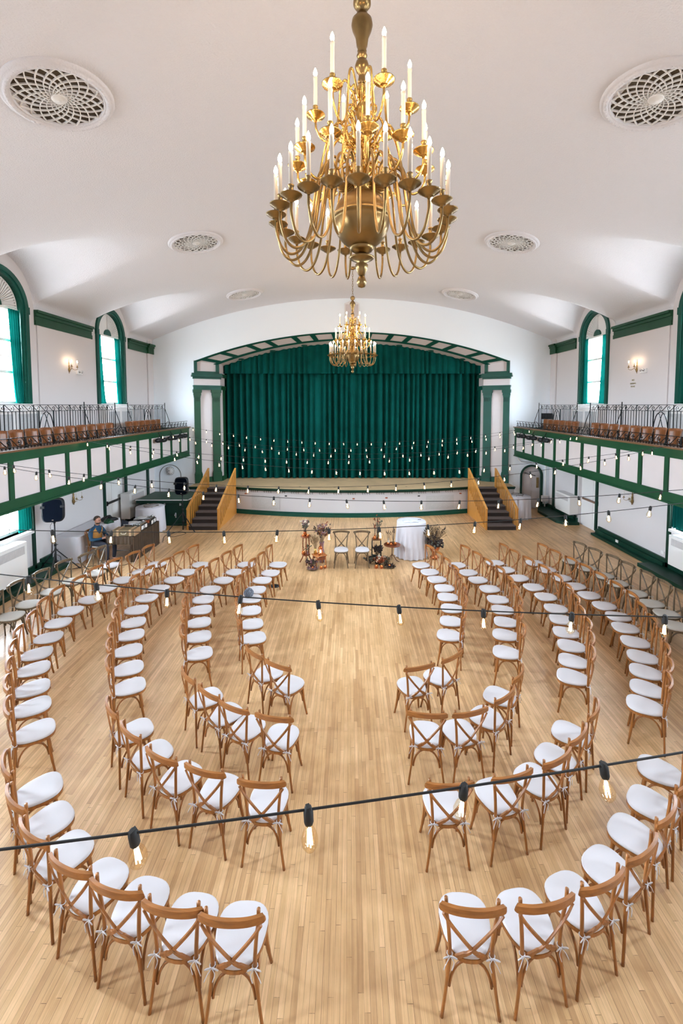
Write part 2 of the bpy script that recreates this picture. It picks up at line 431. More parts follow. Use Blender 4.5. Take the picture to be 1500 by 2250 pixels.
# stage wall with the proscenium opening and the arched door
XO = 6.58
def zarc(x, R=18.6, top=7.44): return top - (R - math.sqrt(R * R - x * x))
DX0, DX1, DZS = 7.22, 8.02, 1.40
xs = sorted({-XW - .1, XW + .1, -XO, XO, *[XO * math.sin(PI / 2 * i / 24) * sg for i in range(25) for sg in (-1, 1)],
             *[(DX0 + DX1) / 2 - (DX1 - DX0) / 2 * math.cos(PI * i / 16) for i in range(17)]})
b = MB()
for xa, xb in zip(xs[:-1], xs[1:]):
    if xb - xa < 1e-5: continue
    xm = (xa + xb) / 2
    if abs(xm) < XO: za, zb = zarc(xa), zarc(xb)
    elif DX0 < xm < DX1:
        dz = arch_z((DX0 + DX1) / 2, .40, DZS); za, zb = dz(xa), dz(xb)
    else: za = zb = 0
    b.add([(xa, YB, za), (xb, YB, zb), (xb, YB, 9.4), (xa, YB, 9.4)], [(0, 1, 2, 3)])
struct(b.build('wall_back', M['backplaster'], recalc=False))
# dark stage house behind the opening
b = MB()
b.box((-6.7, 20.6, 0), (6.7, 20.7, 8.2)); b.box((-6.8, YB + .02, 0), (-6.7, 20.7, 8.2)); b.box((6.7, YB + .02, 0), (6.8, 20.7, 8.2)); b.box((-6.8, YB + .02, 8.1), (6.8, 20.7, 8.2))
struct(b.build('wall_stage', M['dark']))

# vaulted ceiling with a lunette over every window
RC_ = 21.0
def sminf(a, c, k): h = max(0, min(1, .5 + .5 * (c - a) / k)); return c * (1 - h) + a * h - k * h * (1 - h)
def smaxf(a, c, k): return -sminf(-a, -c, k)
def vault(x):
    x = abs(x); arc = 8.82 - (RC_ - math.sqrt(RC_ * RC_ - x * x))
    if x > 5.4: cov = 6.92 + 1.50 * math.sqrt(max(0, 1 - ((x - 5.4) / (XW - 5.4)) ** 2))
    else: cov = 9.5
    return sminf(arc, cov, .25)
def ceil_z(x, y):
    z = vault(x); sd = XW - abs(x)
    for yc in WIN_Y + [-4.09]:
        w_ = 1.16 + .16 * sd; d = abs(y - yc)
        if d < w_:
            l = 6.92 + (1.16 + .03 * sd) * math.sqrt(1 - (d / w_) ** 2)
            z = smaxf(z, l, .02 + .10 * min(1, sd / 1.2)) if l > z - .3 else z
    return z
cx = [0.0]
while cx[-1] < 5.2: cx.append(cx[-1] + .26)
while cx[-1] < XW - 1.0: cx.append(cx[-1] + .09)
while cx[-1] < XW - .02: cx.append(cx[-1] + max(.004, (XW - cx[-1]) * .13))
cx.append(XW)
cxs = [-x for x in cx[::-1][:-1]] + cx
cys = [YF + (YB - YF) * i / 260 for i in range(261)]
b = MB(); b.grid([[(x, y, ceil_z(x, y)) for y in cys] for x in cxs]); struct(b.build('ceiling', M['stucco'], recalc=False))

# ================================================================ WINDOWS
def arch_pts(yc, r, zb, zs, n=24, full=True):
    p = [(yc - r, zb)] if zb < zs else []
    p += [(yc - r * math.cos(PI * i / n), zs + r * math.sin(PI * i / n)) for i in range(n + 1)]
    if zb < zs: p.append((yc + r, zb))
    return p
def arch_ring(b, yc, ro, ri, zb, zs, x0, x1, mi=0, axis='x', n=24):
    O = arch_pts(yc, ro, zb, zs, n); I = arch_pts(yc, ri, zb, zs, n)
    f = (lambda a, p: (a, p[0], p[1])) if axis == 'x' else (lambda a, p: (p[0], a, p[1]))
    k = len(O)
    vs = [f(x0, p) for p in O] + [f(x0, p) for p in I] + [f(x1, p) for p in O] + [f(x1, p) for p in I]
    fs = []
    for i in range(k - 1):
        fs += [(i, i + 1, k + i + 1, k + i), (2 * k + i, 2 * k + i + 1, 3 * k + i + 1, 3 * k + i), (i, i + 1, 2 * k + i + 1, 2 * k + i), (k + i, k + i + 1, 3 * k + i + 1, 3 * k + i)]
    fs += [(0, k, 3 * k, 2 * k), (k - 1, 2 * k - 1, 4 * k - 1, 3 * k - 1)]
    b.add(vs, fs)
def xr(s, a, c): return (min(s * a, s * c), max(s * a, s * c))
WN = 0
def window(s, yc):
    global WN
    WN += 1
    b = MB(); arch_ring(b, yc, WR, .80, WSILL, WSPR, s * (XW - .06), s * (XW + .05)); arch_ring(b, yc, .83, .74, WSILL, WSPR, s * (XW - .03), s * (XW + .20))
    for sg in (-1, 1):
        y = yc + sg * .86; a, c = xr(s, XW - .075, XW)
        b.box((a, y - .075, WSPR - .09), (c, y + .075, WSPR + .09))
    root = struct(b.build('window_%d' % WN, M['teal']))
    # sash bars
    b = MB(); a, c = xr(s, XW + .17, XW + .23); W = .74
    arch_ring(b, yc, .745, .70, WSILL, WSPR, s * (XW + .16), s * (XW + .24))
    for z in (WSILL + .03, 5.22, 6.00, WSPR - .04): b.box((a - .01, yc - W, z - .035), (c + .01, yc + W, z + .035))
    a, c = xr(s, XW + .19, XW + .215)
    for z in (4.83, 5.61, 6.40): b.box((a, yc - W, z - .009), (c, yc + W, z + .009))
    for k in range(1, 6): y = yc - W + 2 * W * k / 6; b.box((a, y - .008, WSILL), (c, y + .008, WSPR))
    b.build('glazing_bars', M['white'], root)
    b = MB(); a, c = xr(s, XW + .200, XW + .206); b.box((a, yc - .74, WSILL), (c, yc + .74, WSPR)); b.build('pane', M['glass'], root)
    # fan panel
    b = MB(); n = 24; a, c = xr(s, XW + .12, XW + .16)
    poly = [(yc - .74 * math.cos(PI * i / n), WSPR + .74 * math.sin(PI * i / n)) for i in range(n + 1)]
    mt = Matrix(((0, 0, 1, 0), (1, 0, 0, 0), (0, 1, 0, 0), (0, 0, 0, 1)))
    b.prism(poly, a, c, mtx=mt); b.box((a - .02, yc - .76, WSPR - .06), (c + .02, yc + .76, WSPR + .01))
    b.build('fan_panel', M['white'], root)
    b = MB(); xf = s * (XW + .115)
    for k in range(15):
        t0 = PI / 2 * k / 15 + .035; t1 = t0 + .055
        r0, r1 = .22, .66
        for (ta, tb) in ((t0, t1),):
            q = [(yc + r0 * math.cos(ta), WSPR + r0 * math.sin(ta)), (yc + r1 * math.cos(ta - .006), WSPR + r1 * math.sin(ta - .006)),
                 (yc + r1 * math.cos(tb + .006), WSPR + r1 * math.sin(tb + .006)), (yc + r0 * math.cos(tb), WSPR + r0 * math.sin(tb))]
            a, c = xr(s, XW + .075, XW + .121); b.prism(q, a, c, mtx=mt)
    arch_ring(b, yc, .70, .67, WSPR, WSPR, s * (XW + .08), s * (XW + .121))
    b.build('fan_ribs', M['white'], root)
    b = MB(); a, c = xr(s, XW + .07, XW + .121)
    b.prism([(yc - .20 * math.cos(PI * i / 14), WSPR + .20 * math.sin(PI * i / 14)) for i in range(15)], a, c, mtx=mt); b.build('fan_boss', M['teal'], root)
    b = MB(); a, c = xr(s, XW - .10, XW + .20); b.box((a, yc - 1.0, WSILL - .07), (c, yc + 1.0, WSILL)); b.build('window_sill', M['white'], root)
    # daylight portal in the opening
    l = bpy.data.lights.new('daylight_portal', 'AREA'); l.shape = 'RECTANGLE'; l.size = 2.35; l.size_y = 1.48; l.cycles.is_portal = True
    lo = bpy.data.objects.new('daylight_portal', l); COL.objects.link(lo)
    lo.location = (s * (XW + .26), yc, 5.6); lo.rotation_euler = (0, s * PI / 2, 0)
def pleated(pa, pb, z0, z1, amp, waves, nz=14, normal=(1, 0, 0), seed=0, n=None):
    """pa,pb: functions of v (0 bottom..1 top) giving the two edge points in plan"""
    rnd = random.Random(seed); n = n or waves * 8; N = Vector(normal); ph = [rnd.uniform(.6, 1.4) for _ in range(waves + 2)]
    cum = [0]
    for k in range(n): cum.append(cum[-1] + ph[int(k / n * waves)])
    rows = []
    for j in range(nz + 1):
        v = j / nz; A = Vector(pa(v)); B = Vector(pb(v)); row = []
        for i in range(n + 1):
            u = i / n; p = A + (B - A) * u
            a = amp * (1 - .45 * v) * math.sin(2 * PI * waves * cum[i] / cum[-1]) + amp * .25 * math.sin(5.3 * u * waves + 2 * v)
            q = p + N * a; row.append((q.x, q.y, z0 + (z1 - z0) * v))
        rows.append(row)
    return rows
for s in (-1, 1):
    for i, yc in enumerate(WIN_Y):
        window(s, yc)
        for e in (-1, 1):
            x = s * (XW + .06)
            wt, wb = (.36, .20) if e > 0 else (.24, .46)
            if s > 0 and e < 0: wt, wb = .34, .44
            if s > 0 and e > 0: wt, wb = .22, .30
            b = MB(); b.grid(pleated(lambda v: (x, yc + e * .73, 0), lambda v: (x, yc + e * (.73 - (wb + (wt - wb) * v ** .6)), 0), WSILL + .02, WSPR - .04, .035, 5, seed=i * 7 + e + s))
            o = b.build('window_curtain', M['winc'], recalc=False)
            near = ['window nearest the stage', 'second window from the stage', 'third window from the stage', 'window nearest the camera'][i]
            tag(o, 'long green curtain on the %s side of the upper %s %s' % ('stage' if e > 0 else 'camera', SIDE[s], near), 'curtain', 'upper window curtains')
# lower windows
for s in (-1, 1):
    for i, yc in enumerate([q - (.15 if s < 0 else 0) for q in WIN_Y[1:]]):
        WN += 1
        b = MB(); a, c = xr(s, XW + .17, XW + .23)
        for z in (1.20, 1.80, 2.38): b.box((a, yc - .8, z - .035), (c, yc + .8, z + .035))
        for k in range(5): y = yc - .78 + 1.56 * k / 4; w_ = .035 if k in (0, 2, 4) else .012; b.box((a, y - w_, 1.17), (c, y + w_, 2.42))
        root = struct(b.build('window_%d' % WN, M['white']))
        b = MB(); a, c = xr(s, XW + .200, XW + .206); b.box((a, yc - .8, 1.17), (c, yc + .8, 2.42)); b.build('pane', M['glass'], root)
        b = MB(); a, c = xr(s, XW - .12, XW + .2); b.box((a, yc - .85, 1.10), (c, yc + .85, 1.17)); b.build('window_sill', M['white'], root)
        for e in (-1, 1):
            x = s * (XW - .06); wd = .42 if s < 0 else .82
            b = MB(); b.grid(pleated(lambda v: (x, yc + e * .82, 0), lambda v: (x, yc + e * (.82 - wd), 0), 1.22, 2.5, .03, 5 if s < 0 else 8, seed=i + e))
            o = b.build('window_curtain', M['winc'] if s < 0 else M['velvet'], recalc=False)
            tag(o, 'short green curtain below the %s balcony, %s side of window %s' % (SIDE[s], 'stage' if e > 0 else 'camera', ['nearest the stage', 'midway down', 'nearest the camera'][i]), 'curtain', 'lower window curtains')

# cornices, pier panels, vertical trims
TN = 0
def trim(b, m, **k):
    global TN
    TN += 1; return struct(b.build('trim_%d' % TN, m, **k))
def cornice(s, y0, y1):
    b = MB()
    for d, z0, z1 in ((.05, 6.50, 6.62), (.03, 6.62, 6.74), (.07, 6.74, 6.82), (.12, 6.82, 6.89)):
        a, c = xr(s, XW - d, XW + .01); b.box((a, y0, z0), (c, y1, z1))
    trim(b, M['green'])
bays = [(16.62, 18.15), (11.72, 14.28), (6.84, 9.40), (1.96, 4.52), (-2.92, -.36)]
for s in (-1, 1):
    for y0, y1 in bays:
        cornice(s, y0, y1)
        if y0 < 16:
            b = MB(); a, c = xr(s, XW - .035, XW + .01); b.box((a, y0 + .06, 3.2), (c, y1 - .06, 6.5)); trim(b, M['plaster'])
    # rounded corner pier beside the stage wall
    b = MB(); a, c = xr(s, XW - .07, XW + .01); b.box((a, 18.15, 3.0), (c, YB + .01, 6.55)); trim(b, M['plaster'], bevel=.06)
    b = MB()
    for d, z0, z1 in ((.11, 6.50, 6.74), (.14, 6.74, 6.82), (.18, 6.82, 6.89)):
        a, c = xr(s, XW - d, XW + .01); b.box((a, 18.10, z0), (c, YB, z1))
    trim(b, M['green'])
    b = MB(); a, c = xr(s, XW - .06, XW + .01); b.box((a, 18.18, 6.89), (c, YB, 7.35)); trim(b, M['plaster'], bevel=.05)
    # ground floor green posts
    for y, w_ in (((11.34, .07), (14.70, .09), (16.14, .10), (17.90, .14)) if s < 0 else ((11.50, .10), (14.93, .08), (16.30, .09), (18.10, .12))) + ((9.3, .13), (6.6, .13), (4.5, .13)):
        b = MB(); a, c = xr(s, XW - .06, XW + .01); b.box((a, y - w_ / 2, .1), (c, y + w_ / 2, 2.6)); trim(b, M['dkgreen'])
    b = MB(); a, c = xr(s, XW - .06, XW + .01)
    b.box((a, 11.56, 0), (c, 14.74, .30)); a, c = xr(s, XW - .12, XW + .01); b.box((a, 11.56, 0), (c, 14.80, .20)); a, c = xr(s, XW - .26, XW + .01); b.box((a, 11.56, 0), (c, 14.80, .07))
    b.box((a, YF, 0), (c, 11.56, .07)); a, c = xr(s, XW - .06, XW + .01); b.box((a, YF, 0), (c, 11.56, .22)); b.box((a, 16.16, 0), (c, YB, .22))
    struct(b.build('baseboard_' + SIDE[s], M['dkgreen']))
    # raised dark green floor plinths under the radiators
    b = MB(); a, c = xr(s, XW - .72, XW - .06)
    b.prism([(s * (XW - .45), YB), (s * (XW - .75), 17.9), (s * (XW - .75), 16.3), (s * (XW - .5), 15.95), (s * (XW - .05), 15.95), (s * (XW - .05), YB)][::s], 0, .10); trim(b, M['dkgreen'])
    b = MB(); a, c = xr(s, XW - .60, XW - .06); b.box((a, 9.3, 0), (c, 11.85, .10)); trim(b, M['dkgreen'])
    # exit door with push bar
    a, c = xr(s, XW + .10, XW + .15); b = MB(); b.box((a, 14.86, 0), (c, 16.14, 2.3)); b.box((min(a, c) - .02, 15.35, 0), (max(a, c) + .02, 15.39, 2.3))
    d = struct(b.build('door_%d' % (1 if s < 0 else 2), M['white']))
    b = MB(); a, c = xr(s, XW + .02, XW + .06); b.box((a, 14.95, .98), (c, 15.95, 1.05)); b.box((a, 14.95, .94), (s * (XW + .12) if s > 0 else c, 15.0, 1.09)) if s > 0 else b.box((-XW - .12, 14.95, .94), (c, 15.0, 1.09))
    b.build('push_bar', M['dark'] if s < 0 else M['brownrail'], d)
# stage wall baseboard, door, niche
b = MB(); b.box((6.65, YB - .05, 0), (7.14, YB, .2)); b.box((8.08, YB - .05, 0), (XW, YB, .2)); b.box((-XW, YB - .05, 0), (-6.65, YB, .2)); struct(b.build('baseboard_back', M['dkgreen']))
b = MB(); arch_ring(b, (DX0 + DX1) / 2, .48, .40, 0, DZS, YB - .04, YB + .12, axis='y'); trim(b, M['dkgreen'])
b = MB(); xc = (DX0 + DX1) / 2
mt2 = Matrix(((1, 0, 0, 0), (0, 0, 1, 0), (0, 1, 0, 0), (0, 0, 0, 1)))
b.prism(arch_pts(xc, .40, 0, DZS)[:], YB + .08, YB + .12, mtx=mt2)
for x0, x1, z0, z1 in ((xc - .30, xc - .05, .2, .75), (xc + .05, xc + .30, .2, .75), (xc - .30, xc - .05, .9, 1.45), (xc + .05, xc + .30, .9, 1.45)):
    b.box((x0, YB + .065, z0), (x1, YB + .09, z1))
d = struct(b.build('door_3', M['cream'])); b = MB(); b.box((xc + .24, YB + .04, .88), (xc + .33, YB + .07, 1.32)); b.build('push_plate', M['brassd'], d)
b = MB(); b.bar((xc - .28, YB + .04, 1.52), (xc + .12, YB - .12, 1.42), .035, .03); b.build('door_closer', M['dark'], d)
b = MB(); arch_ring(b, -7.70, .46, .445, 0.1, 1.42, YB - .012, YB + .01, axis='y'); trim(b, M['dkgreen'])
b = MB(); arch_ring(b, -7.70, .445, .43, 0.1, 1.42, YB - .006, YB + .01, axis='y'); trim(b, M['cream'])
# tall pale frame on the wall above the arch
b = MB(); b.prism([(-.31, 7.45), (.31, 7.45), (.31, 8.60), (0, 8.74), (-.31, 8.60)], YB - .05, YB, mtx=mt2); trim(b, M['white'])
b = MB(); b.prism([(-.26, 7.45), (.26, 7.45), (.26, 8.56), (-.26, 8.56)], YB - .06, YB - .05, mtx=mt2); trim(b, M['cream'])

# ================================================================ PROSCENIUM
pro = empty('proscenium_arch', (0, YB, 1.1), 0, 'white and green panelled arch around the stage curtain', 'arch')
def L(p): return (p[0], p[1] - YB, p[2] - 1.1)
YI = 19.1
def Po(t):  # outer arc, t -1..1
    x = 6.60 * t; return Vector((x, YB - .03, zarc(min(6.58, abs(x)))))
def Pi(t):
    x = 5.78 * t; return Vector((x, YI, 7.18 - (16.4 - math.sqrt(16.4 ** 2 - x * x))))
def Ps(t):
    x = 5.70 * t; return Vector((x, 19.72, 7.09 - (16.6 - math.sqrt(16.6 ** 2 - x * x))))
def patch(A, B, t0, t1, v0, v1, off, n):
    """strip of the splayed band between curves A and B, raised by off towards the hall"""
    rows = []
    for j in (v0, v1):
        row = []
        for i in range(n + 1):
            t = t0 + (t1 - t0) * i / n; p = A(t).lerp(B(t), j)
            row.append(p)
        rows.append(row)
    N = Vector((0, -.75, -.66)) * off
    fr = [[tuple(p + N) for p in r] for r in rows]; bk = [[tuple(p) for p in r] for r in rows]
    b = MB(); b.grid(fr, smooth=False); k = n + 1
    vs = fr[0] + fr[1] + bk[0] + bk[1]; fs = []
    for i in range(n): fs += [(i, i + 1, 2 * k + i + 1, 2 * k + i), (k + i, k + i + 1, 3 * k + i + 1, 3 * k + i)]
    fs += [(0, k, 3 * k, 2 * k), (n, k + n, 3 * k + n, 2 * k + n)]
    b.add(vs, fs); return b
def merge(a, b): a.add(b.v, b.f); return a
b = patch(Po, Pi, -1, 1, 0, 1, 0.0, 48); b.v = [L(p) for p in b.v]; b.build('splayed_band', M['cream'], pro)
g = patch(Po, Pi, -1, 1, 0, .15, .03, 48); merge(g, patch(Po, Pi, -1, 1, .82, 1.0, .03, 48))
tt = [.955, .835, .665, .545, .375, .255, .115]
for t in tt:
    for sg in (-1, 1):
        if t == .115: pass
        c0, c1 = sg * (t - .017), sg * (t + .017)
        merge(g, patch(Po, Pi, min(c0, c1), max(c0, c1), .1, .9, .028, 1))
g.v = [L(p) for p in g.v]; g.build('arch_framing', M['teal'], pro)
b = patch(Pi, Ps, -1, 1, 0, 1, 0.0, 48); b.v = [L(p) for p in b.v]; b.build('soffit', M['cream'], pro)
b = MB()
for sg in (-1, 1):
    for t in (.12, .36, .60, .84):
        p = Pi(sg * t).lerp(Ps(sg * t), .5); b.lathe([(.0, 0), (.13, .0), (.13, -.05), (0, -.06)], 12, L(p))
b.build('soffit_roundel', M['teal'], pro)
for sg in (-1, 1):
    A = Vector((sg * 6.60, YB - .03)); B = Vector((sg * 5.72, YI)); e = (B - A); Ln = e.length; e.normalize()
    nrm = Vector((e.y, -e.x)); nrm = nrm if nrm.y < 0 else -nrm      # towards the hall
    def P(a, o): q = A + e * a + nrm * o; return (q.x, q.y - YB)
    def pr(b, a0, a1, o0, o1, z0, z1):
        poly = [P(a0, o0), P(a1, o0), P(a1, o1), P(a0, o1)]
        b.prism(poly, z0 - 1.1, z1 - 1.1)
    b = MB(); pr(b, 0, Ln, -.1, 0, 1.1, zarc(6.5)); b.build('splayed_pier', M['cream'], pro)
    for nm, a0, a1 in (('pilaster', -.02, .23), ('pilaster', Ln - .30, Ln + .02)):
        b = MB(); pr(b, a0, a1, -.02, .07, 1.1, 4.80)
        pr(b, a0 - .03, a1 + .03, -.02, .10, 1.1, 1.50); pr(b, a0 - .015, a1 + .015, -.02, .085, 1.5, 1.56)
        pr(b, a0 - .01, a1 + .01, -.02, .08, 4.72, 4.80); pr(b, a0 - .025, a1 + .025, -.02, .10, 4.80, 4.92); pr(b, a0 - .05, a1 + .05, -.02, .13, 4.92, 5.05)
        k = 5
        for i in range(k):
            u = a0 + (a1 - a0) * (i + .5) / k; pr(b, u - .014, u + .014, .07, .095, 4.55, 4.72)
        b.build(nm, M['teal'] if sg > 0 else M['green'], pro)
    b = MB(); pr(b, 0, Ln + .05, -.02, .06, 1.1, 1.32); b.build('plinth', M['teal'] if sg > 0 else M['green'], pro)
    b = MB(); pr(b, -.04, Ln + .06, -.02, .12, 5.04, 5.20); pr(b, -.06, Ln + .08, -.02, .16, 5.17, 5.23)
    pr(b, -.06, Ln + .08, -.02, .10, 5.50, 5.58); pr(b, -.12, Ln + .12, -.02, .20, 5.58, 5.66); pr(b, -.10, Ln + .10, -.02, .14, 5.66, 5.74)
    b.build('cornice', M['teal'], pro)
    b = MB(); pr(b, -.02, Ln + .03, -.02, .08, 5.20, 5.52); b.build('frieze', M['cream'], pro)
    b = MB(); pr(b, 0, .12, -.02, .07, 5.7, 6.22); pr(b, Ln - .13, Ln, -.02, .07, 5.7, 6.12); pr(b, 0, Ln, -.02, .07, 5.70, 5.82); b.build('attic_framing', M['teal'], pro)
    # inner return
    b = MB(); x0, x1 = sorted((sg * 5.74, sg * 5.66)); b.box((x0, YI - YB, 0), (x1, 19.75 - YB, 5.05)); b.build('inner_return', M['cream'], pro)
    b = MB(); x0, x1 = sorted((sg * 5.70, sg * 5.62)); b.box((x0, 19.42 - YB, 0), (x1, 19.70 - YB, 3.95)); b.box((x0 - .02, YI - YB + .02, 0), (x1 + .02, 19.72 - YB, .2))
    b.box((x0 - .03, YI - YB, 3.95), (x1 + .03, 19.72 - YB, 4.12)); b.box((x0 - .06, YI - YB - .05, 4.48), (x1 + .06, 19.72 - YB, 4.62)); b.build('inner_pilaster', M['teal'] if sg > 0 else M['green'], pro)

# ================================================================ STAGE
def yst(x): return 17.0 + .75 * min(1, abs(x) / 4.75) ** 2
sxs = [-6.62, -4.75] + [-4.75 + 9.5 * i / 40 for i in range(1, 41)] + [6.62]
stg = empty('stage', (0, 17.0, 0), 0, 'raised wooden stage with a bowed white front and green lip', 'stage')
def S(p): return (p[0], p[1] - 17.0)
poly = [S((x, yst(x))) for x in sxs] + [S((6.62, 20.6)), S((-6.62, 20.6))]
b = MB(); b.prism(poly, 1.06, 1.10); b.build('stage_floor', M['stage'], stg)
b = MB(); b.prism([S((x, yst(x) + .02)) for x in sxs] + [S((6.6, 18.5)), S((-6.6, 18.5))], .985, 1.062)
b.prism([S((x, yst(x) - .035)) for x in sxs] + [S((6.6, 17.9)), S((-6.6, 17.9))], 1.045, 1.095); b.build('stage_lip', M['dkgreen'], stg)
b = MB(); b.prism([S((x, yst(x) + .10)) for x in sxs] + [S((6.6, 18.5)), S((-6.6, 18.5))], 0.0, .99); b.build('riser', M['riser'], stg)
b = MB(); b.prism([S((x, yst(x) + .04)) for x in sxs if abs(x) < 4.76] + [S((4.7, 18.2)), S((-4.7, 18.2))], 0.0, .12)
b.prism([S((x, yst(x) + .07)) for x in sxs if abs(x) < 4.76] + [S((4.7, 18.2)), S((-4.7, 18.2))], 0.12, .17); b.build('stage_baseboard', M['teal'], stg)
b = MB()
for k in range(-8, 9):
    x0 = k * .56
    for i in range(4):
        x = x0 - .14 + i * .09
        y = yst(x) + .10
        for q, (dx, dz, w_, h_) in enumerate(((0, .045, .045, .012), (-.02, .02, .012, .03), (0, -.005, .045, .012))):
            b.box((x + dx - w_ / 2, y - .006 - 17, .915 + dz - h_ / 2), (x + dx + w_ / 2, y + .03 - 17, .915 + dz + h_ / 2))
b.build('riser_vents', M['dark'], stg)
for x0, x1 in ((-4.05, -2.88), (2.95, 4.12)):
    n = 6; b = MB()
    fr = [(x0 + (x1 - x0) * i / n, yst(x0 + (x1 - x0) * i / n) + .085 - 17) for i in range(n + 1)]
    b.prism(fr + [(p[0], p[1] + .03) for p in fr[::-1]], .25, .80); b.build('return_grille', M['grey'], stg)
for x, z, m in ((-4.3, .82, 'rust'), (-2.62, .80, 'dark'), (.06, .74, 'rust'), (1.35, .76, 'rust'), (3.0 - .35, .80, 'dark'), (4.4, .82, 'rust')):
    b = MB(); y = yst(x) + .10 - 17; b.box((x - .045, y - .015, z - .022), (x + .045, y + .03, z + .022)); b.build('outlet', M[m], stg)
for x in (-4.6, -2.1, -.7, .75, 2.2):
    b = MB(); b.box((x - .04, yst(x) + .55 - 17, 1.1), (x + .04, yst(x) + .58 - 17, 1.104)); b.build('floor_pocket', M['dark'], stg)
# curtains
b = MB(); b.grid(pleated(lambda v: (-5.78, 19.85, 0), lambda v: (5.78, 19.85, 0), 1.12, 7.3, .14, 42, nz=10, normal=(0, 1, 0), seed=3, n=520))
tag(b.build('stage_curtain', M['velvet'], recalc=False), 'floor-length dark green velvet curtain closing the stage', 'curtain')
b = MB(); rows = pleated(lambda v: (-5.74, 19.58, 0), lambda v: (5.74, 19.58, 0), 5.80, 7.5, .065, 46, nz=6, normal=(0, 1, 0), seed=9, n=560); b.grid(rows)
v_ = tag(b.build('curtain_valance', M['velvet'], recalc=False), 'gathered dark green valance hanging above the stage curtain', 'curtain valance')
b = MB(); b.grid([[(p[0], p[1] - .012, z) for p in rows[0]] for z in (5.78, 5.86)]); b.build('hem', M['velvet'], v_, recalc=False)

# stairs
for s in (-1, 1):
    st = empty('stage_steps', (s * 5.26, 15.32, 0), 0, 'brown carpeted steps climbing to the %s end of the stage' % SIDE[s], 'stairs', 'stage steps')
    for k in range(7):
        y0 = k * .35; z = (k + 1) * .157
        b = MB(); b.box((-.50, y0, z - .157 if k else 0), (.50, 2.43 if k == 6 else y0 + .40, z - .03), 1); b.box((-.50, y0 - .03, z - .028), (.50, y0 + .36, z))
        if k: b.box((-.49, y0 + .1, 0), (.49, y0 + .38, z - .157), 1)
        b.build('step', [M['carpet'], M['carpetd']], st, bevel=.008)
    for e in (-1, 1):
        inner = (e == -s)
        rl = empty('stair_railing', (s * 5.26 + e * .54, 15.32, 0), 0, 'pine balustrade on the %s side of the %s stage steps' % ('aisle' if inner else 'wall', SIDE[s]), 'railing', 'stage step balustrades')
        zr = lambda y: .74 + (1.85 - .74) * (y / 2.43)
        b = MB(); b.bar((0, -.02, zr(0)), (0, 2.42, zr(2.40)), .065, .05); b.build('handrail', M['orange'], rl)
        b = MB(); b.box((-.03, 0, 0), (.03, .06, zr(0))); b.build('newel_post', M['orange'], rl)
        b = MB(); b.box((-.03, 2.34, 0), (.03, 2.41, zr(2.38))); b.build('newel_post', M['orange'], rl)
        zl = lambda y: max(.02, -.05 + .46 * y)
        for k in range(1, 13):
            y = .03 + k * .185; b = MB()
            b.box((-.018, y - .018, zl(y) - .02), (.018, y + .018, zr(y))); b.build('baluster', M['orange'], rl)
        b = MB(); mx_ = Matrix(((0, 0, 1, 0), (1, 0, 0, 0), (0, 1, 0, 0), (0, 0, 0, 1)))
        b.prism([(.06, 0), (2.40, 0), (2.40, zl(2.4)), (.12, .02)], -.012, .012, mtx=mx_); b.build('side_panel', M['orange'], rl)

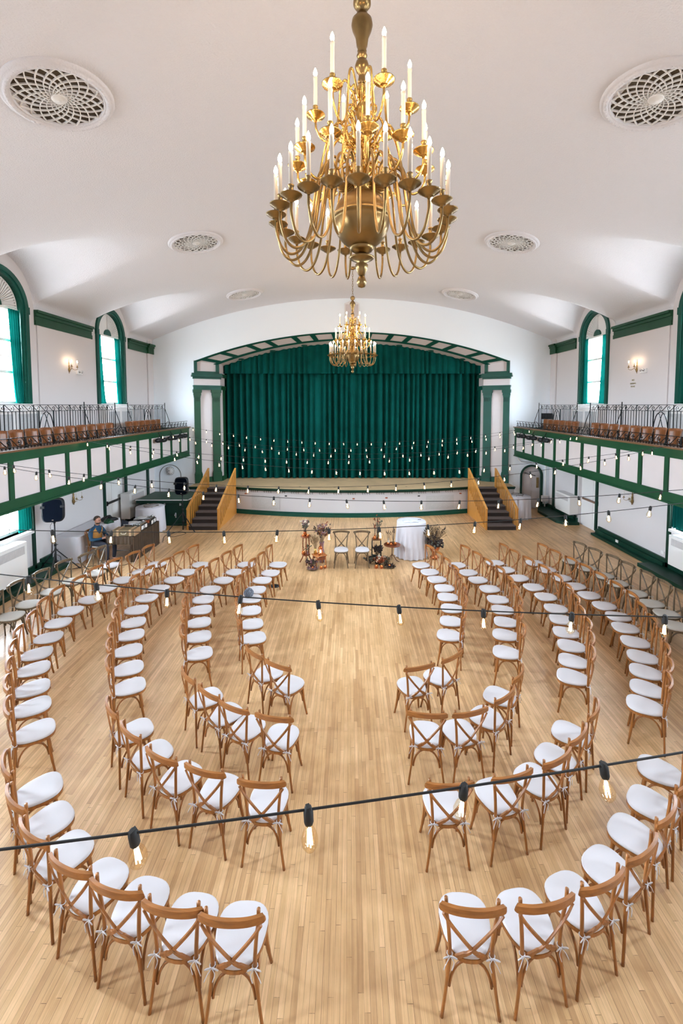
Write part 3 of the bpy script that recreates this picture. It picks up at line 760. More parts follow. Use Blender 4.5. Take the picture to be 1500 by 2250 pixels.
# ================================================================ BALCONIES
for s in (-1, 1):
    ba = empty('balcony', (s * XG, 7.3, 2.26), 0, '%s side balcony with a green framed white panelled front' % SIDE[s], 'balcony', 'side balconies')
    def bb(b, x0, x1, y0, y1, z0, z1):   # x measured back from the front face
        a, c = sorted((s * x0, s * x1)); b.box((a, y0 - 7.3, z0 - 2.26), (c, y1 - 7.3, z1 - 2.26))
    Y0, Y1 = YF, 18.55
    b = MB(); bb(b, .05, XW - XG, Y0, Y1, 2.62, 3.0); b.build('floor_slab', M['plaster'], ba)
    b = MB(); bb(b, .95, XW - XG, Y0, Y1, 3.0, 3.2); b.build('aisle_step', M['brownrail'], ba)
    b = MB(); bb(b, -.02, .10, Y0, Y1, 2.26, 2.50); bb(b, -.05, .02, Y0, Y1, 2.26, 2.30); b.build('bottom_beam', M['green'], ba)
    b = MB(); bb(b, -.02, .10, Y0, Y1, 3.26, 3.46); bb(b, -.04, .10, Y0, Y1, 3.40, 3.46); b.build('top_beam', M['green'], ba)
    b = MB(); bb(b, -.09, .16, Y0, Y1, 3.46, 3.495); b.build('cap_rail', M['brownrail'], ba)
    k = 0
    while 18.5 - .885 * k > Y0 + .5:
        y = 18.5 - .885 * k
        b = MB(); bb(b, -.015, .08, y - .06, y + .06, 2.48, 3.28); b.build('stile', M['green'], ba)
        b = MB(); bb(b, .02, .05, y - .885 + .055, y - .055, 2.48, 3.28); b.build('panel', M['cream'], ba)
        k += 1
    b = MB(); bb(b, 0, XW - XG, 18.5, 18.58, 2.26, 3.46); b.build('end_panel', M['green'], ba)
    # low wrought iron rail on the cap
    rl = empty('balcony_rail', (s * (XG + .03), 0, 3.495), 0, 'low black scrollwork rail on the %s balcony front' % SIDE[s], 'railing', 'balcony front rails')
    b = MB(); b.box((-.01, 4, .225), (.01, 18.5, .24)); b.build('top_bar', M['iron'], rl)
    b = MB(); b.box((-.008, 4, .045), (.008, 18.5, .057)); b.box((-.008, 4, .012), (.008, 18.5, .022)); b.build('bottom_bar', M['iron'], rl)
    def scroll(b, y, z, w_, h_, r, seg=5):
        pts = [(0, y, z + h_), (0, y + .58 * w_, z + .14 * h_), (0, y + .74 * w_, z), (0, y + .93 * w_, z + .18 * h_), (0, y + .97 * w_, z + .52 * h_), (0, y + .84 * w_, z + .74 * h_), (0, y + .70 * w_, z + .55 * h_), (0, y + .78 * w_, z + .36 * h_)]
        b.tube(catmull(pts, 3), r, seg)
    for k in range(48):
        b = MB(); y = 4.02 + k * .30; scroll(b, y, .057, .30, .17, .009); b.ball((0, y + .24, .135), .018, 8); b.ball((0, y + .24, .09), .014, 6)
        b.build('scroll', M['iron'], rl)
    b = MB()
    for k in range(145): y = 4 + k * .1; b.box((-.006, y - .006, 0), (.006, y + .006, .05))
    tag(b.build('spindles', M['iron'], rl), kind='stuff')
    # tall railing between seats and aisle
    for (y0, y1, orn, br, nm) in ((5.6, 14.42, 11.15, (12.75, 14.42, 9.0), 'long'), (15.25, 18.32, 16.75, (15.25, 18.32), 'short')):
        tr = empty('aisle_railing', (s * 7.75, y0, 3.2), 0, '%s black iron railing with scroll top behind the %s balcony seats' % (nm, SIDE[s]), 'railing', 'balcony aisle railings')
        H_ = 1.21; Ln = y1 - y0
        b = MB(); b.box((-.018, 0, H_ - .014), (.018, Ln, H_)); b.build('top_bar', M['iron'], tr)
        b = MB(); b.box((-.01, 0, H_ - .165), (.01, Ln, H_ - .153)); b.box((-.01, 0, .06), (.01, Ln, .075)); b.build('lower_bar', M['iron'], tr)
        for k in range(int(Ln / .28)):
            b = MB(); scroll(b, k * .28, H_ - .155, .28, .145, .008); b.build('scroll', M['iron'], tr)
        k = 0; y = 0
        nb = int(Ln / .115)
        for k in range(nb + 1):
            y = k * Ln / nb; wy = y0 + y
            if abs(wy - orn) < .27: continue
            r = .008 if k % 4 == 0 else .0055
            b = MB(); b.box((-r, y - r, 0), (r, y + r, H_ - .155 + (.15 if k % 4 == 0 else 0))); b.build('baluster', M['iron'], tr)
        # lyre ornament: pointed oval with crossing curves and ring
        b = MB(); oy = orn - y0; zc = .56
        for e in (-1, 1):
            b.box((-.011, oy + e * .27 - .011, 0), (.011, oy + e * .27 + .011, H_ - .155))
            b.tube(catmull([(0, oy + e * .02, 1.03), (0, oy + e * .16, .93), (0, oy + e * .25, .66), (0, oy + e * .24, .45), (0, oy + e * .12, .28), (0, oy, .24)], 5), .012, 6)
            b.tube(catmull([(0, oy + e * .07, .98), (0, oy + e * .03, .93), (0, oy - e * .02, .80), (0, oy - e * .09, .62), (0, oy - e * .20, .50), (0, oy - e * .25, .53), (0, oy - e * .22, .58)], 5), .010, 6)
            b.tube(catmull([(0, oy + e * .25, .40), (0, oy + e * .18, .50), (0, oy + e * .09, .36), (0, oy + e * .02, .27)], 5), .010, 6)
        b.tube([(0, oy + .085 * math.cos(2 * PI * i / 16), .43 + .12 * math.sin(2 * PI * i / 16)) for i in range(16)], .010, 6, closed=True)
        b.build('lyre_ornament', M['iron'], tr)
        for wy in br:
            e = -1 if wy > y0 + .5 and wy < 14.3 or wy in (12.75, 9.0) else (1 if wy in (14.42, 18.32) else -1)
            y = wy - y0; b = MB(); b.box((-.010, y - .010, 0), (.010, y + .010, H_ + .05))
            b.tube(catmull([(-s * .02, y - .06, H_ - .24), (-s * .03, y - .03, H_ - .19), (-s * .03, y, H_ - .25), (-s * .14, y + .02, .6), (-s * .30, y + .03, .02)], 5), .011, 6)
            b.tube(catmull([(-s * .17, y + .02, .45), (-s * .12, y + .02, .52), (-s * .06, y + .02, .48), (-s * .02, y + .02, .40)], 4), .008, 6)
            b.ball((0, y, H_ + .065), .018, 8); b.build('bracket', M['iron'], tr)
    # radiator covers under the upper windows
    for i, yc in enumerate(WIN_Y[:3]):
        rc = empty('radiator_cover', (s * (XW - .15), yc, 3.2), 0, 'white radiator cover below the upper %s window %s' % (SIDE[s], ['nearest the stage', 'second from the stage', 'third from the stage'][i]), 'radiator cover', 'upper radiator covers')
        b = MB(); b.box((-.14, -.9, 0), (.14, .9, 1.14)); b.build('cabinet', M['white'], rc, bevel=.01)
        b = MB()
        for q in (-1, 1): b.box(tuple(sorted((-s * .145, -s * .15)))[0:1] + (q * .42 - .34, .18), tuple(sorted((-s * .145, -s * .15)))[1:2] + (q * .42 + .34, .98))
        b.build('grille', M['grey'], rc)

# ================================================================ CROSS-BACK CHAIRS
def outline(sc=1.0, n=32):
    pts = []
    for i in range(n):
        t = 2 * PI * i / n; c, s_ = math.cos(t), math.sin(t)
        x = math.copysign(abs(c) ** .74, c); y = math.copysign(abs(s_) ** .74, s_)
        hw = .186 + .028 * y - .008 * y * y
        pts.append((x * hw * sc, .012 + y * .213 * sc))
    return pts
def chair_proto(wood, cush):
    root = empty('crossback_chair', (0, 0, 0), 0, 'x', 'chair'); P = Proto(root)
    b = MB(); o = outline(); b.prism(o, .422, .450, smooth=True)
    seat = P.part(b.build('seat', wood, bevel=0))
    b = MB(); n = len(o)
    rings = [(.95, .450), (.99, .456), (1.0, .466), (.985, .476), (.93, .482), (.6, .485), (.0, .486)]
    rows = [[(x * k, .008 + (y - .008) * k, z) for x, y in o] + [(o[0][0] * k, .008 + (o[0][1] - .008) * k, z)] for k, z in rings]
    b.grid(rows); cu = P.part(b.build('cushion', cush))
    for e in (-1, 1):
        b = MB(); c = Vector((e * .150, -.178, .468))
        b.tube([c + Vector((.019 * math.cos(t), .019 * math.sin(t), 0)) for t in [i * PI / 4 for i in range(8)]], .004, 4, closed=True)
        for d in (-1, 1):
            b.tube(catmull([c + Vector((0, -.018, 0)), c + Vector((d * .03, -.032, .012)), c + Vector((d * .048, -.03, -.004)), c + Vector((d * .012, -.020, -.006))], 3), .004, 4)
            b.tube(catmull([c + Vector((0, -.020, 0)), c + Vector((d * .025, -.034, -.028)), c + Vector((d * .03 + e * .02, -.040, -.08))], 3), .0035, 4)
        P.part(b.build('tie', cush), cu)
    for e in (-1, 1):
        b = MB(); b.tube(catmull([(e * .205, -.200, 0), (e * .174, -.190, .23), (e * .150, -.177, .46), (e * .160, -.182, .66), (e * .178, -.192, .80), (e * .184, -.194, .915)], 4), [.0125] * 5 + [.0145] * 8 + [.0140] * 8, 8)
        P.part(b.build('leg', wood))
        b = MB(); b.tube(catmull([(e * .152, .135, .435), (e * .158, .152, .26), (e * .172, .170, .12), (e * .190, .188, 0)], 4), [.0185] * 5 + [.0165] * 4 + [.0135] * 4, 8)
        P.part(b.build('leg', wood))
        b = MB(); b.ribbon(catmull([(e * .207, -.230, .838), (e * .140, -.236, .740), (e * .0, -.224, .560), (-e * .060, -.205, .500), (-e * .105, -.188, .458)], 4), [.022] * 8 + [.026] * 3 + [.034] * 6, .014, up=(0, -.25, 1))
        P.part(b.build('cross_brace', wood))
    b = MB(); b.ribbon(catmull([(-.226, -.206, .878), (-.212, -.218, .876), (-.12, -.250, .884), (0, -.262, .888), (.12, -.250, .884), (.212, -.218, .876), (.226, -.206, .878)], 4), [.028, .038, .046, .050] + [.054] * 17 + [.050, .046, .038, .028], .024)
    P.part(b.build('top_rail', M['honeyx'] if wood is M['honey'] else wood, bevel=.007))
    def arch(p, q, inw):
        p = Vector(p); q = Vector(q); iv = Vector(inw)
        def at(u, z): v = p.lerp(q, u); v = v + iv * (math.sin(PI * u) * .6); v.z = z; return v
        return catmull([at(.03, .215), at(.08, .30), at(.20, .372), at(.36, .405), at(.5, .412), at(.64, .405), at(.80, .372), at(.92, .30), at(.97, .215)], 2)
    for p, q, iw in (((-.160, -.178, 0), (.160, -.178, 0), (0, .02, 0)), ((-.155, .150, 0), (.155, .150, 0), (0, -.02, 0)),
                     ((-.168, -.175, 0), (-.154, .148, 0), (.02, 0, 0)), ((.168, -.175, 0), (.154, .148, 0), (-.02, 0, 0))):
        b = MB(); b.tube(arch(p, q, iw), .0105, 6); P.part(b.build('stretcher', wood))
    return P
CH = {'honey': chair_proto(M['honey'], M['cush']), 'olive': chair_proto(M['olive'], M['cushg']), 'olivew': chair_proto(M['olive'], M['cush'])}
ROWS = {
'LA': [(-1.9, 10.69, -10), (-1.99, 10.15, -11), (-2.1, 9.72, -8), (-2.13, 9.2, -2), (-2.14, 8.76, 5), (-2.04, 8.24, 12), (-1.9, 7.72, 16), (-1.76, 7.24, 20), (-1.33, 6.25, 44), (-0.98, 5.97, 60)],
'LB': [(-2.68, 10.69, -17), (-2.83, 10.21, -16), (-2.97, 9.72, -14), (-3.11, 9.22, -6), (-3.1, 8.73, 5), (-3.0, 8.27, 12), (-2.86, 7.77, 16), (-2.7, 7.28, 19), (-2.52, 6.77, 21), (-2.06, 5.7, 40), (-1.71, 5.38, 52), (-1.37, 5.14, 63), (-0.92, 4.99, 78)],
'LC': [(-3.8, 10.69, -21), (-3.97, 10.21, -18), (-4.09, 9.74, -15), (-4.23, 9.27, -9), (-4.28, 8.8, 0), (-4.23, 8.27, 11), (-4.05, 7.77, 19), (-3.87, 7.33, 22), (-3.68, 6.85, 24), (-3.44, 6.37, 27), (-3.21, 5.94, 29), (-2.73, 5.09, 40), (-2.35, 4.73, 51), (-1.91, 4.42, 63), (-1.45, 4.26, 73), (-0.92, 4.13, 81)],
'LD': [(-4.9, 10.72, -14), (-5.04, 10.21, -18), (-5.23, 9.74, -17), (-5.38, 9.29, -11), (-5.39, 8.73, -5), (-5.48, 8.24, 2), (-5.4, 7.76, 11), (-5.23, 7.25, 18), (-5.08, 6.76, 24), (-4.84, 6.35, 30), (-4.54, 5.9, 34), (-4.27, 5.52, 37), (-3.93, 5.09, 38), (-3.31, 4.27, 42), (-2.98, 3.92, 48), (-2.62, 3.62, 55), (-2.18, 3.37, 65), (-1.77, 3.22, 72), (-1.33, 3.1, 78), (-0.92, 3.04, 84)],
'LE': [(-6.03, 10.66, -5), (-6.11, 10.15, -16), (-6.33, 9.67, -15), (-6.42, 9.11, -9), (-6.5, 8.53, -1), (-6.46, 8.02, 10)],
'RA': [(1.69, 10.66, -161), (1.82, 10.21, -167), (1.9, 9.77, -171), (1.97, 9.29, -177), (1.94, 8.84, 177), (1.91, 8.33, 171), (1.78, 7.82, 165), (1.63, 7.33, 162), (1.21, 6.16, 129), (0.78, 5.94, 107)],
'RB': [(2.57, 10.66, -161), (2.72, 10.18, -165), (2.82, 9.74, -168), (2.93, 9.25, -175), (2.93, 8.73, 177), (2.87, 8.27, 170), (2.76, 7.79, 164), (2.59, 7.34, 162), (2.42, 6.8, 160), (1.95, 5.73, 145), (1.65, 5.32, 131), (1.23, 5.07, 106), (0.8, 5.04, 84)],
'RC': [(3.56, 10.81, -169), (3.66, 10.35, -167), (3.79, 9.85, -167), (3.91, 9.34, -172), (3.96, 8.86, -179), (3.92, 8.33, 172), (3.82, 7.89, 167), (3.67, 7.42, 163), (3.55, 6.99, 160), (3.36, 6.56, 155), (3.15, 6.16, 153), (2.57, 5.05, 141), (2.21, 4.68, 132), (1.87, 4.39, 121), (1.39, 4.2, 106), (0.82, 4.11, 92)],
'RD': [(4.54, 10.81, -167), (4.64, 10.35, -167), (4.76, 9.85, -169), (4.84, 9.39, -172), (4.89, 8.93, -175), (4.93, 8.45, 180), (4.93, 8.0, 173), (4.8, 7.58, 166), (4.67, 7.11, 161), (4.5, 6.67, 155), (4.29, 6.28, 150), (4.05, 5.89, 146), (3.79, 5.55, 148), (3.26, 4.51, 142), (2.9, 4.11, 134), (2.52, 3.79, 129), (2.12, 3.48, 121), (1.7, 3.26, 111), (1.25, 3.13, 100), (0.77, 3.1, 87)],
'RE': [(5.54, 10.94, -164), (5.66, 10.47, -165), (5.8, 9.98, -169), (5.85, 9.54, -172), (5.92, 9.02, -177), (5.93, 8.55, 178), (5.91, 8.11, 170), (5.76, 7.64, 156)],

}
rowname = {'A': 'innermost', 'B': 'second', 'C': 'third', 'D': 'fourth'}
for key, lst in ROWS.items():
    sd = 'left' if key[0] == 'L' else 'right'
    nl = len(lst)
    for i, (x, y, h) in enumerate(lst):
        rz = R_(h - 90)
        x += .015 * math.cos(R_(h)); y += .015 * math.sin(R_(h))
        # chair origin is its seat centre on the floor
        if key[1] == 'E':
            if key[0] == 'L' and i == 0:
                CH['olivew'].place((x, y, 0), rz, 'weathered olive chair with white cushion, stage end of outermost left row', 'olive chairs of the outer rows'); continue
            CH['olive'].place((x, y, 0), rz, 'olive cross-back chair with grey seat, %s from the stage end, outermost %s row' % (ORD[i + 1], sd), 'olive chairs of the outer rows')
        else:
            if key[0] == 'L' and y < 4.2: rz += R_(5)
            CH['honey'].place((x, y, 0), rz, 'honey cross-back chair with white cushion, %s from stage end of %s %s arc' % (ORD[i + 1], rowname[key[1]], sd), 'honey chairs of the %s %s arc' % (rowname[key[1]], sd))
CH['olivew'].place((-.33, 11.85, 0), PI, 'olive chair facing the rows, left of the pair between the dried flower stands', 'pair of ceremony chairs')
CH['olivew'].place((.24, 11.85, 0), PI, 'olive chair facing the rows, right of the pair between the dried flower stands', 'pair of ceremony chairs')

# ================================================================ BALCONY SEATS
def seat_proto():
    root = empty('theatre_seat', (0, 0, 0), 0, 'x', 'seat'); P = Proto(root)
    # faces +y ; back curved plywood narrowing downwards
    rows = []
    for j in range(7):
        v = j / 6; hw = .175 + .045 * v; z = .50 + .38 * v; row = []
        for i in range(13):
            u = -1 + 2 * i / 12; zz = z + (.015 * (1 - u * u) if j == 6 else 0)
            row.append((u * hw, -.20 - .05 * v - .055 * (1 - u * u), zz))
        rows.append(row)
    b = MB(); b.grid(rows); P.part(b.build('backrest', M['plywood'], recalc=False, solid=.014))
    rows = []
    for j in range(6):
        v = j / 5; z = .44 - .02 * math.sin(PI * v)
        rows.append([((-1 + 2 * i / 8) * (.19 + .01 * v), -.16 + .36 * v, z - .015 * math.cos((-1 + i / 4) * PI / 2)) for i in range(9)])
    b = MB(); b.grid(rows); P.part(b.build('seat', M['plywood'], recalc=False, solid=.014))
    for e in (-1, 1):
        b = MB(); b.box((e * .225 - .014, -.08, 0), (e * .225 + .014, -.02, .44)); b.box((e * .225 - .014, -.18, 0), (e * .225 + .014, .12, .03))
        b.bar((e * .225, -.20, .42), (e * .225, .14, .42), .026, .03); b.bar((e * .225, -.19, .42), (e * .215, -.25, .72), .024, .03)
        b.tube(catmull([(e * .225, .14, .42), (e * .225, .16, .36), (e * .225, .10, .30), (e * .225, -.03, .2)], 3), .012, 6)
        P.part(b.build('seat_standard', M['iron']))
    return P
SP = seat_proto()
near = [9.12 - .47 * 2, 9.12 - .47] + [9.12 + .468 * k for k in range(10)]
far = [14.50 + .44 * k for k in range(6)]
for s in (-1, 1):
    allp = far[::-1] + near[::-1]
    for i, y in enumerate(allp):
        yy = y + (0.0 if s < 0 else .05)
        SP.place((s * 7.12, yy, 2.97), R_(-90) if s < 0 else R_(90), 'brown plywood theatre seat on the %s balcony, %s from the stage end' % (SIDE[s], ORD[i + 1]), '%s balcony theatre seats' % SIDE[s])

# ================================================================ CEILING ROSES
def rose_proto():
    root = empty('ceiling_rose', (0, 0, 0), 0, 'x', 'ceiling rose'); P = Proto(root)
    b = MB(); b.lathe([(.525, 0), (.525, -.03), (.535, -.05), (.548, -.042), (.556, -.058), (.585, -.070), (.606, -.056), (.612, -.040), (.632, -.046), (.648, -.026), (.660, -.018), (.668, 0.02)], 72)
    for k in range(56):
        t = 2 * PI * k / 56; b.ball((.584 * math.cos(t), .584 * math.sin(t), -.062), .016, 6)
    P.part(b.build('moulded_ring', M['stucco']))
    b = MB()
    for d in (-1, 1):
        for k in range(18):
            a0 = 2 * PI * k / 18; n = 12; L_ = []; Rr = []
            for i in range(n + 1):
                u = i / n; r = .085 + (.530 - .085) * u ** 1.25; a = a0 + d * 1.75 * u ** .62; w_ = .005 + .0105 * u
                L_.append((r * math.cos(a) - w_ * math.sin(a) * .7, r * math.sin(a) + w_ * math.cos(a) * .7)); Rr.append((r * math.cos(a) + w_ * math.sin(a) * .7, r * math.sin(a) - w_ * math.cos(a) * .7))
            vs = [(p[0], p[1], -.030 - .002 * d) for p in L_] + [(p[0], p[1], -.030 - .002 * d) for p in Rr] + [(p[0], p[1], -.008) for p in L_] + [(p[0], p[1], -.008) for p in Rr]
            m_ = n + 1; fs = []
            for i in range(n): fs += [(i, i + 1, m_ + i + 1, m_ + i), (i, i + 1, 2 * m_ + i + 1, 2 * m_ + i), (m_ + i, m_ + i + 1, 3 * m_ + i + 1, 3 * m_ + i)]
            b.add(vs, fs)
    P.part(b.build('lattice', M['white']))
    b = MB(); b.lathe([(.095, 0), (.095, -.03), (.08, -.045), (.05, -.042), (.03, -.055), (0, -.06)], 24); P.part(b.build('centre_boss', M['white']))
    b = MB(); b.lathe([(0, -.003), (.53, -.003), (.53, .01), (0, .01)], 48); P.part(b.build('recess_backing', M['tan']))
    return P
RP = rose_proto()
for s in (-1, 1):
    for i, y in enumerate((16.38, 11.26, 6.06, .9)):
        x = s * 3.93; z = vault(x) - .002
        r = RP.place((x, y, z), 0, 'round white lattice ceiling rose, %s from the stage on the %s side' % (ORD[i + 1], SIDE[s]), 'lattice ceiling roses')
        r.rotation_euler = (0, math.asin(x / RC_), 0)

# ================================================================ CHANDELIERS
def chandelier_proto():
    root = empty('brass_chandelier', (0, 0, 0), 0, 'x', 'chandelier'); P = Proto(root)
    # z measured from the floor of the hall; root at tip 5.44
    Z0 = 5.44
    def pf(l): return [(r, z - Z0) for r, z in l]
    b = MB(); b.lathe(pf([(0, 5.44), (.03, 5.45), (.046, 5.49), (.03, 5.535), (.018, 5.545)]), 20)
    b.lathe(pf([(.018, 5.54), (.03, 5.555), (.05, 5.60), (.058, 5.64), (.04, 5.66), (.10, 5.69), (.115, 5.705), (.06, 5.72), (.05, 5.74)]), 28)
    b.lathe(pf([(.05, 5.74), (.09, 5.765), (.115, 5.79), (.10, 5.80)]), 28); P.part(b.build('finial', M['brassd']))
    b = MB(); b.lathe(pf([(.09, 5.79)] + [(.245 * math.cos(a), 6.02 + .245 * math.sin(a)) for a in [R_(-68 + 6.5 * i) for i in range(12)]] + [(.247, 6.035), (.252, 6.045), (.252, 6.06), (.247, 6.07)] + [(.245 * math.cos(a), 6.035 + .245 * math.sin(a)) for a in [R_(9 + 6.5 * i) for i in range(10)]] + [(.07, 6.285)]), 40); P.part(b.build('globe', M['brassd']))
    b = MB(); b.lathe(pf([(.07, 6.27), (.06, 6.31), (.085, 6.33), (.09, 6.345), (.06, 6.36), (.05, 6.40), (.10, 6.43), (.11, 6.46), (.10, 6.50), (.06, 6.52), (.05, 6.60), (.045, 6.66), (.06, 6.70), (.085, 6.73), (.085, 6.77), (.05, 6.80),
                       (.035, 6.84), (.045, 6.90), (.060, 6.94), (.05, 6.98), (.035, 7.02), (.045, 7.06), (.050, 7.11), (.04, 7.15), (.032, 7.18)]), 28); P.part(b.build('column', M['brass']))
    b = MB(); b.lathe(pf([(.03, 7.17), (.038, 7.19), (.034, 7.21), (.028, 7.24), (.032, 7.26), (.050, 7.28), (.062, 7.32), (.050, 7.36), (.020, 7.378), (.038, 7.39), (.046, 7.41), (.038, 7.43), (.022, 7.44), (.040, 7.45), (.034, 7.465), (.046, 7.49), (.056, 7.56), (.082, 7.62), (.092, 7.66), (.086, 7.70), (.06, 7.725), (.052, 7.745), (.035, 7.76), (.030, 7.785), (.055, 7.80), (.076, 7.83), (.074, 7.88), (.04, 7.91), (.014, 7.92)]), 28); P.part(b.build('stem', M['brassd']))
    zc = 7.92; 
    for k in range(11):
        b = MB(); zz = zc - Z0 + .03 + k * .078; a = k % 2
        b.tube([(.020 * math.cos(t) * (1 - a), .020 * math.cos(t) * a, zz + .048 * math.sin(t)) for t in [2 * PI * i / 10 for i in range(10)]], .006, 5, closed=True); P.part(b.build('chain_link', M['brassd']))
    b = MB(); b.lathe([(0.0, 8.74 - Z0), (.03, 8.74 - Z0), (.10, 8.78 - Z0), (.12, 8.825 - Z0), (0, 8.83 - Z0)], 24); P.part(b.build('ceiling_canopy', M['brassd']))
    def arm_mesh(R, path, tr):
        b = MB(); b.tube(catmull([(p[0], 0, p[1]) for p in path], 6), tr, 6)
        return b
    cup = MB(); cup.lathe([(.0, -.055), (.012, -.05), (.016, -.035), (.026, -.034), (.036, -.030), (.037, -.022), (.050, -.020), (.051, -.012), (.066, -.010), (.068, -.003), (.083, .002), (.086, .008), (.06, .004), (.04, .0), (.022, .004), (.020, .02), (.024, .03), (.018, .036), (.018, .065), (.024, .072), (.024, .082), (.0, .084)], 20)
    cupd = cup.build('drip_cup', M['brassd']); cupb = MB(); cupb.add(cup.v, cup.f, True); cupb = cupb.build('drip_cup', M['brass'])
    cs = MB(); cs.lathe([(0, .08), (.0165, .08), (.0165, .305), (.0185, .306), (.0185, .328), (.010, .332), (0, .333)], 12); cs = cs.build('candle_sleeve', M['candle'])
    fl = MB(); fl.lathe([(.0, .330), (.008, .334), (.0165, .352), (.017, .366), (.012, .384), (.005, .400), (0, .408)], 8); fl = fl.build('candle_bulb', M['flame'])
    tmpl = [cupd, cupb, cs, fl]; used = set()
    def inst(o):
        if o not in used: used.add(o); return o
        c = o.copy(); COL.objects.link(c); return c
    tiers = [
        # n, R, z of pan, hub path (r,z relative to pan), aged?, phase
        (24, .745, 6.01, [(.745, -.05), (.742, -.14), (.70, -.26), (.62, -.315), (.53, -.26), (.46, -.10), (.42, .14), (.38, .36), (.31, .45), (.235, .40), (.20, .30), (.13, .31), (.07, .36)], cupd, -3.5),
        (12, .56, 6.47, [(.56, -.05), (.55, -.12), (.50, -.19), (.43, -.20), (.375, -.10), (.34, .08), (.29, .25), (.22, .31), (.16, .25), (.12, .18), (.06, .20)], cupb, 3),
        (6, .41, 6.94, [(.41, -.05), (.40, -.12), (.35, -.20), (.28, -.22), (.22, -.12), (.20, .08), (.18, .24), (.14, .28), (.095, .20), (.05, .10)], cupb, -6.5)]
    for ti, (n, R, zp, path, cupo, ph) in enumerate(tiers):
        am = arm_mesh(R, path, .0115 if ti == 0 else .0105).build('arm', M['brassd'] if ti == 0 else M['brass'])
        for k in range(n):
            a = 2 * PI * k / n + R_(ph)
            ao = am if k == 0 else am.copy()
            if k: COL.objects.link(ao)
            P.part(ao); ao.location = (0, 0, zp - Z0); ao.rotation_euler = (0, 0, a)
            for o in (cupo, cs, fl):
                c = inst(o); P.part(c, ao); c.location = (R, 0, 0)
    # scroll ornaments round the column
    b = MB()
    for zz, R, n in ((6.48, .17, 12), (6.95, .13, 6), (6.78, .14, 6)):
        for k in range(n):
            a = 2 * PI * (k + .5) / n
            pts = [(.05, -.16), (.09, -.10), (R, -.06), (R + .01, 0), (R - .04, .03), (R - .06, -.01), (.06, .06), (.09, .13), (R - .02, .15), (R - .05, .20), (.07, .17)]
            b.tube([Vector((r * math.cos(a), r * math.sin(a), z + zz - Z0)) for r, z in [(p.x, p.y) for p in catmull([(q[0], q[1], 0) for q in pts], 3)]], .008, 5)
    P.part(b.build('scroll_cluster', M['brass']))
    return P
CP = chandelier_proto()
CP.place((0, 4.0, 5.44), R_(0), 'large brass candle chandelier hanging close overhead in the hall', 'brass chandeliers')
CP.place((0, 14.5, 5.44), R_(9), 'farther brass candle chandelier hanging in front of the stage curtain', 'brass chandeliers')

# ================================================================ STRING LIGHTS
sock_proto = None
def bulb_parts():
    b = MB(); b.lathe([(0, .012), (.012, .010), (.014, 0), (.017, -.004), (.017, -.040), (.014, -.048), (0, -.048)], 10); b.box((-.012, -.007, -.006), (.012, .007, .012))
    so = b.build('socket', M['rubber'])
    b = MB(); b.lathe([(.012, -.046), (.014, -.056), (.024, -.075), (.030, -.095), (.028, -.115), (.016, -.132), (.004, -.140), (0, -.141)], 12)
    bu = b.build('bulb', M['bglass'])
    b = MB()
    for k in range(4):
        a = PI / 2 * k; b.tube([(.005 * math.cos(a), .005 * math.sin(a), -.062), (.0085 * math.cos(a), .0085 * math.sin(a), -.118)], .0026, 5)
    b.tube([(0, 0, -.05), (0, 0, -.066)], .003, 5)
    fi = b.build('filament', M['fil'])
    return so, bu, fi
SO, BU, FI = bulb_parts(); first = [True]
STR = [  # y left, y right, z left, z right, sag, known bulb x, spacing
    (18.40, 17.60, 3.50, 3.46, .60, -6.06), (15.45, 16.85, 3.47, 3.50, .67, -6.31), (14.85, 13.50, 3.50, 3.49, .67, -5.81),
    (11.25, 13.15, 3.52, 3.53, .63, -6.34), (11.05, 9.70, 3.54, 3.50, .65, -6.11), (7.50, 9.60, 3.53, 3.53, .72, -5.40),
    (7.40, 6.10, 3.54, 3.49, .59, -5.28), (3.98, 5.88, 3.48, 3.48, .48, -2.61), (3.90, 2.18, 3.46, 3.44, .46, -2.61), (.40, 2.60, 3.46, 3.46, .47, -.82)]
for si, (yl, yr, zl, zr, sag, bx) in enumerate(STR):
    XE = 6.9; n = 120
    pt = lambda t: Vector((-XE + 2 * XE * t, yl + (yr - yl) * t, zl + (zr - zl) * t - 4 * sag * t * (1 - t)))
    ps = [pt(i / n) for i in range(n + 1)]
    acc = [0]
    for i in range(n): acc.append(acc[-1] + (ps[i + 1] - ps[i]).length)
    root = empty('string_light', tuple(pt(.5)), 0, 'black string of clear bulbs sagging across the hall, %s from the stage' % ORD[si + 1], 'string light', 'string lights between the balconies')
    c0 = pt(.5)
    b = MB(); b.tube([p - c0 for p in ps[::2]], .0045, 5); b.build('cable', M['rubber'], root)
    tb = (bx + XE) / (2 * XE); l0 = acc[-1] * tb
    i0 = int(tb * n); l0 = acc[i0] + (acc[min(n, i0 + 1)] - acc[i0]) * (tb * n - i0)
    sp_ = .574; l = l0 - sp_ * math.floor((l0 - .12) / sp_)
    while l < acc[-1] - .1:
        i = max(j for j in range(n) if acc[j] <= l); f = (l - acc[i]) / (acc[i + 1] - acc[i]); p = ps[i].lerp(ps[i + 1], f) - c0
        if first[0]: s1, b1, f1 = SO, BU, FI; first[0] = False
        else:
            s1, b1, f1 = SO.copy(), BU.copy(), FI.copy()
            for o in (s1, b1, f1): COL.objects.link(o)
        s1.parent = root; s1.location = p; s1.rotation_euler = (R_(random.uniform(-8, 8)), R_(random.uniform(-9, 9)), random.uniform(0, 3))
        b1.parent = s1; f1.parent = s1
        l += sp_

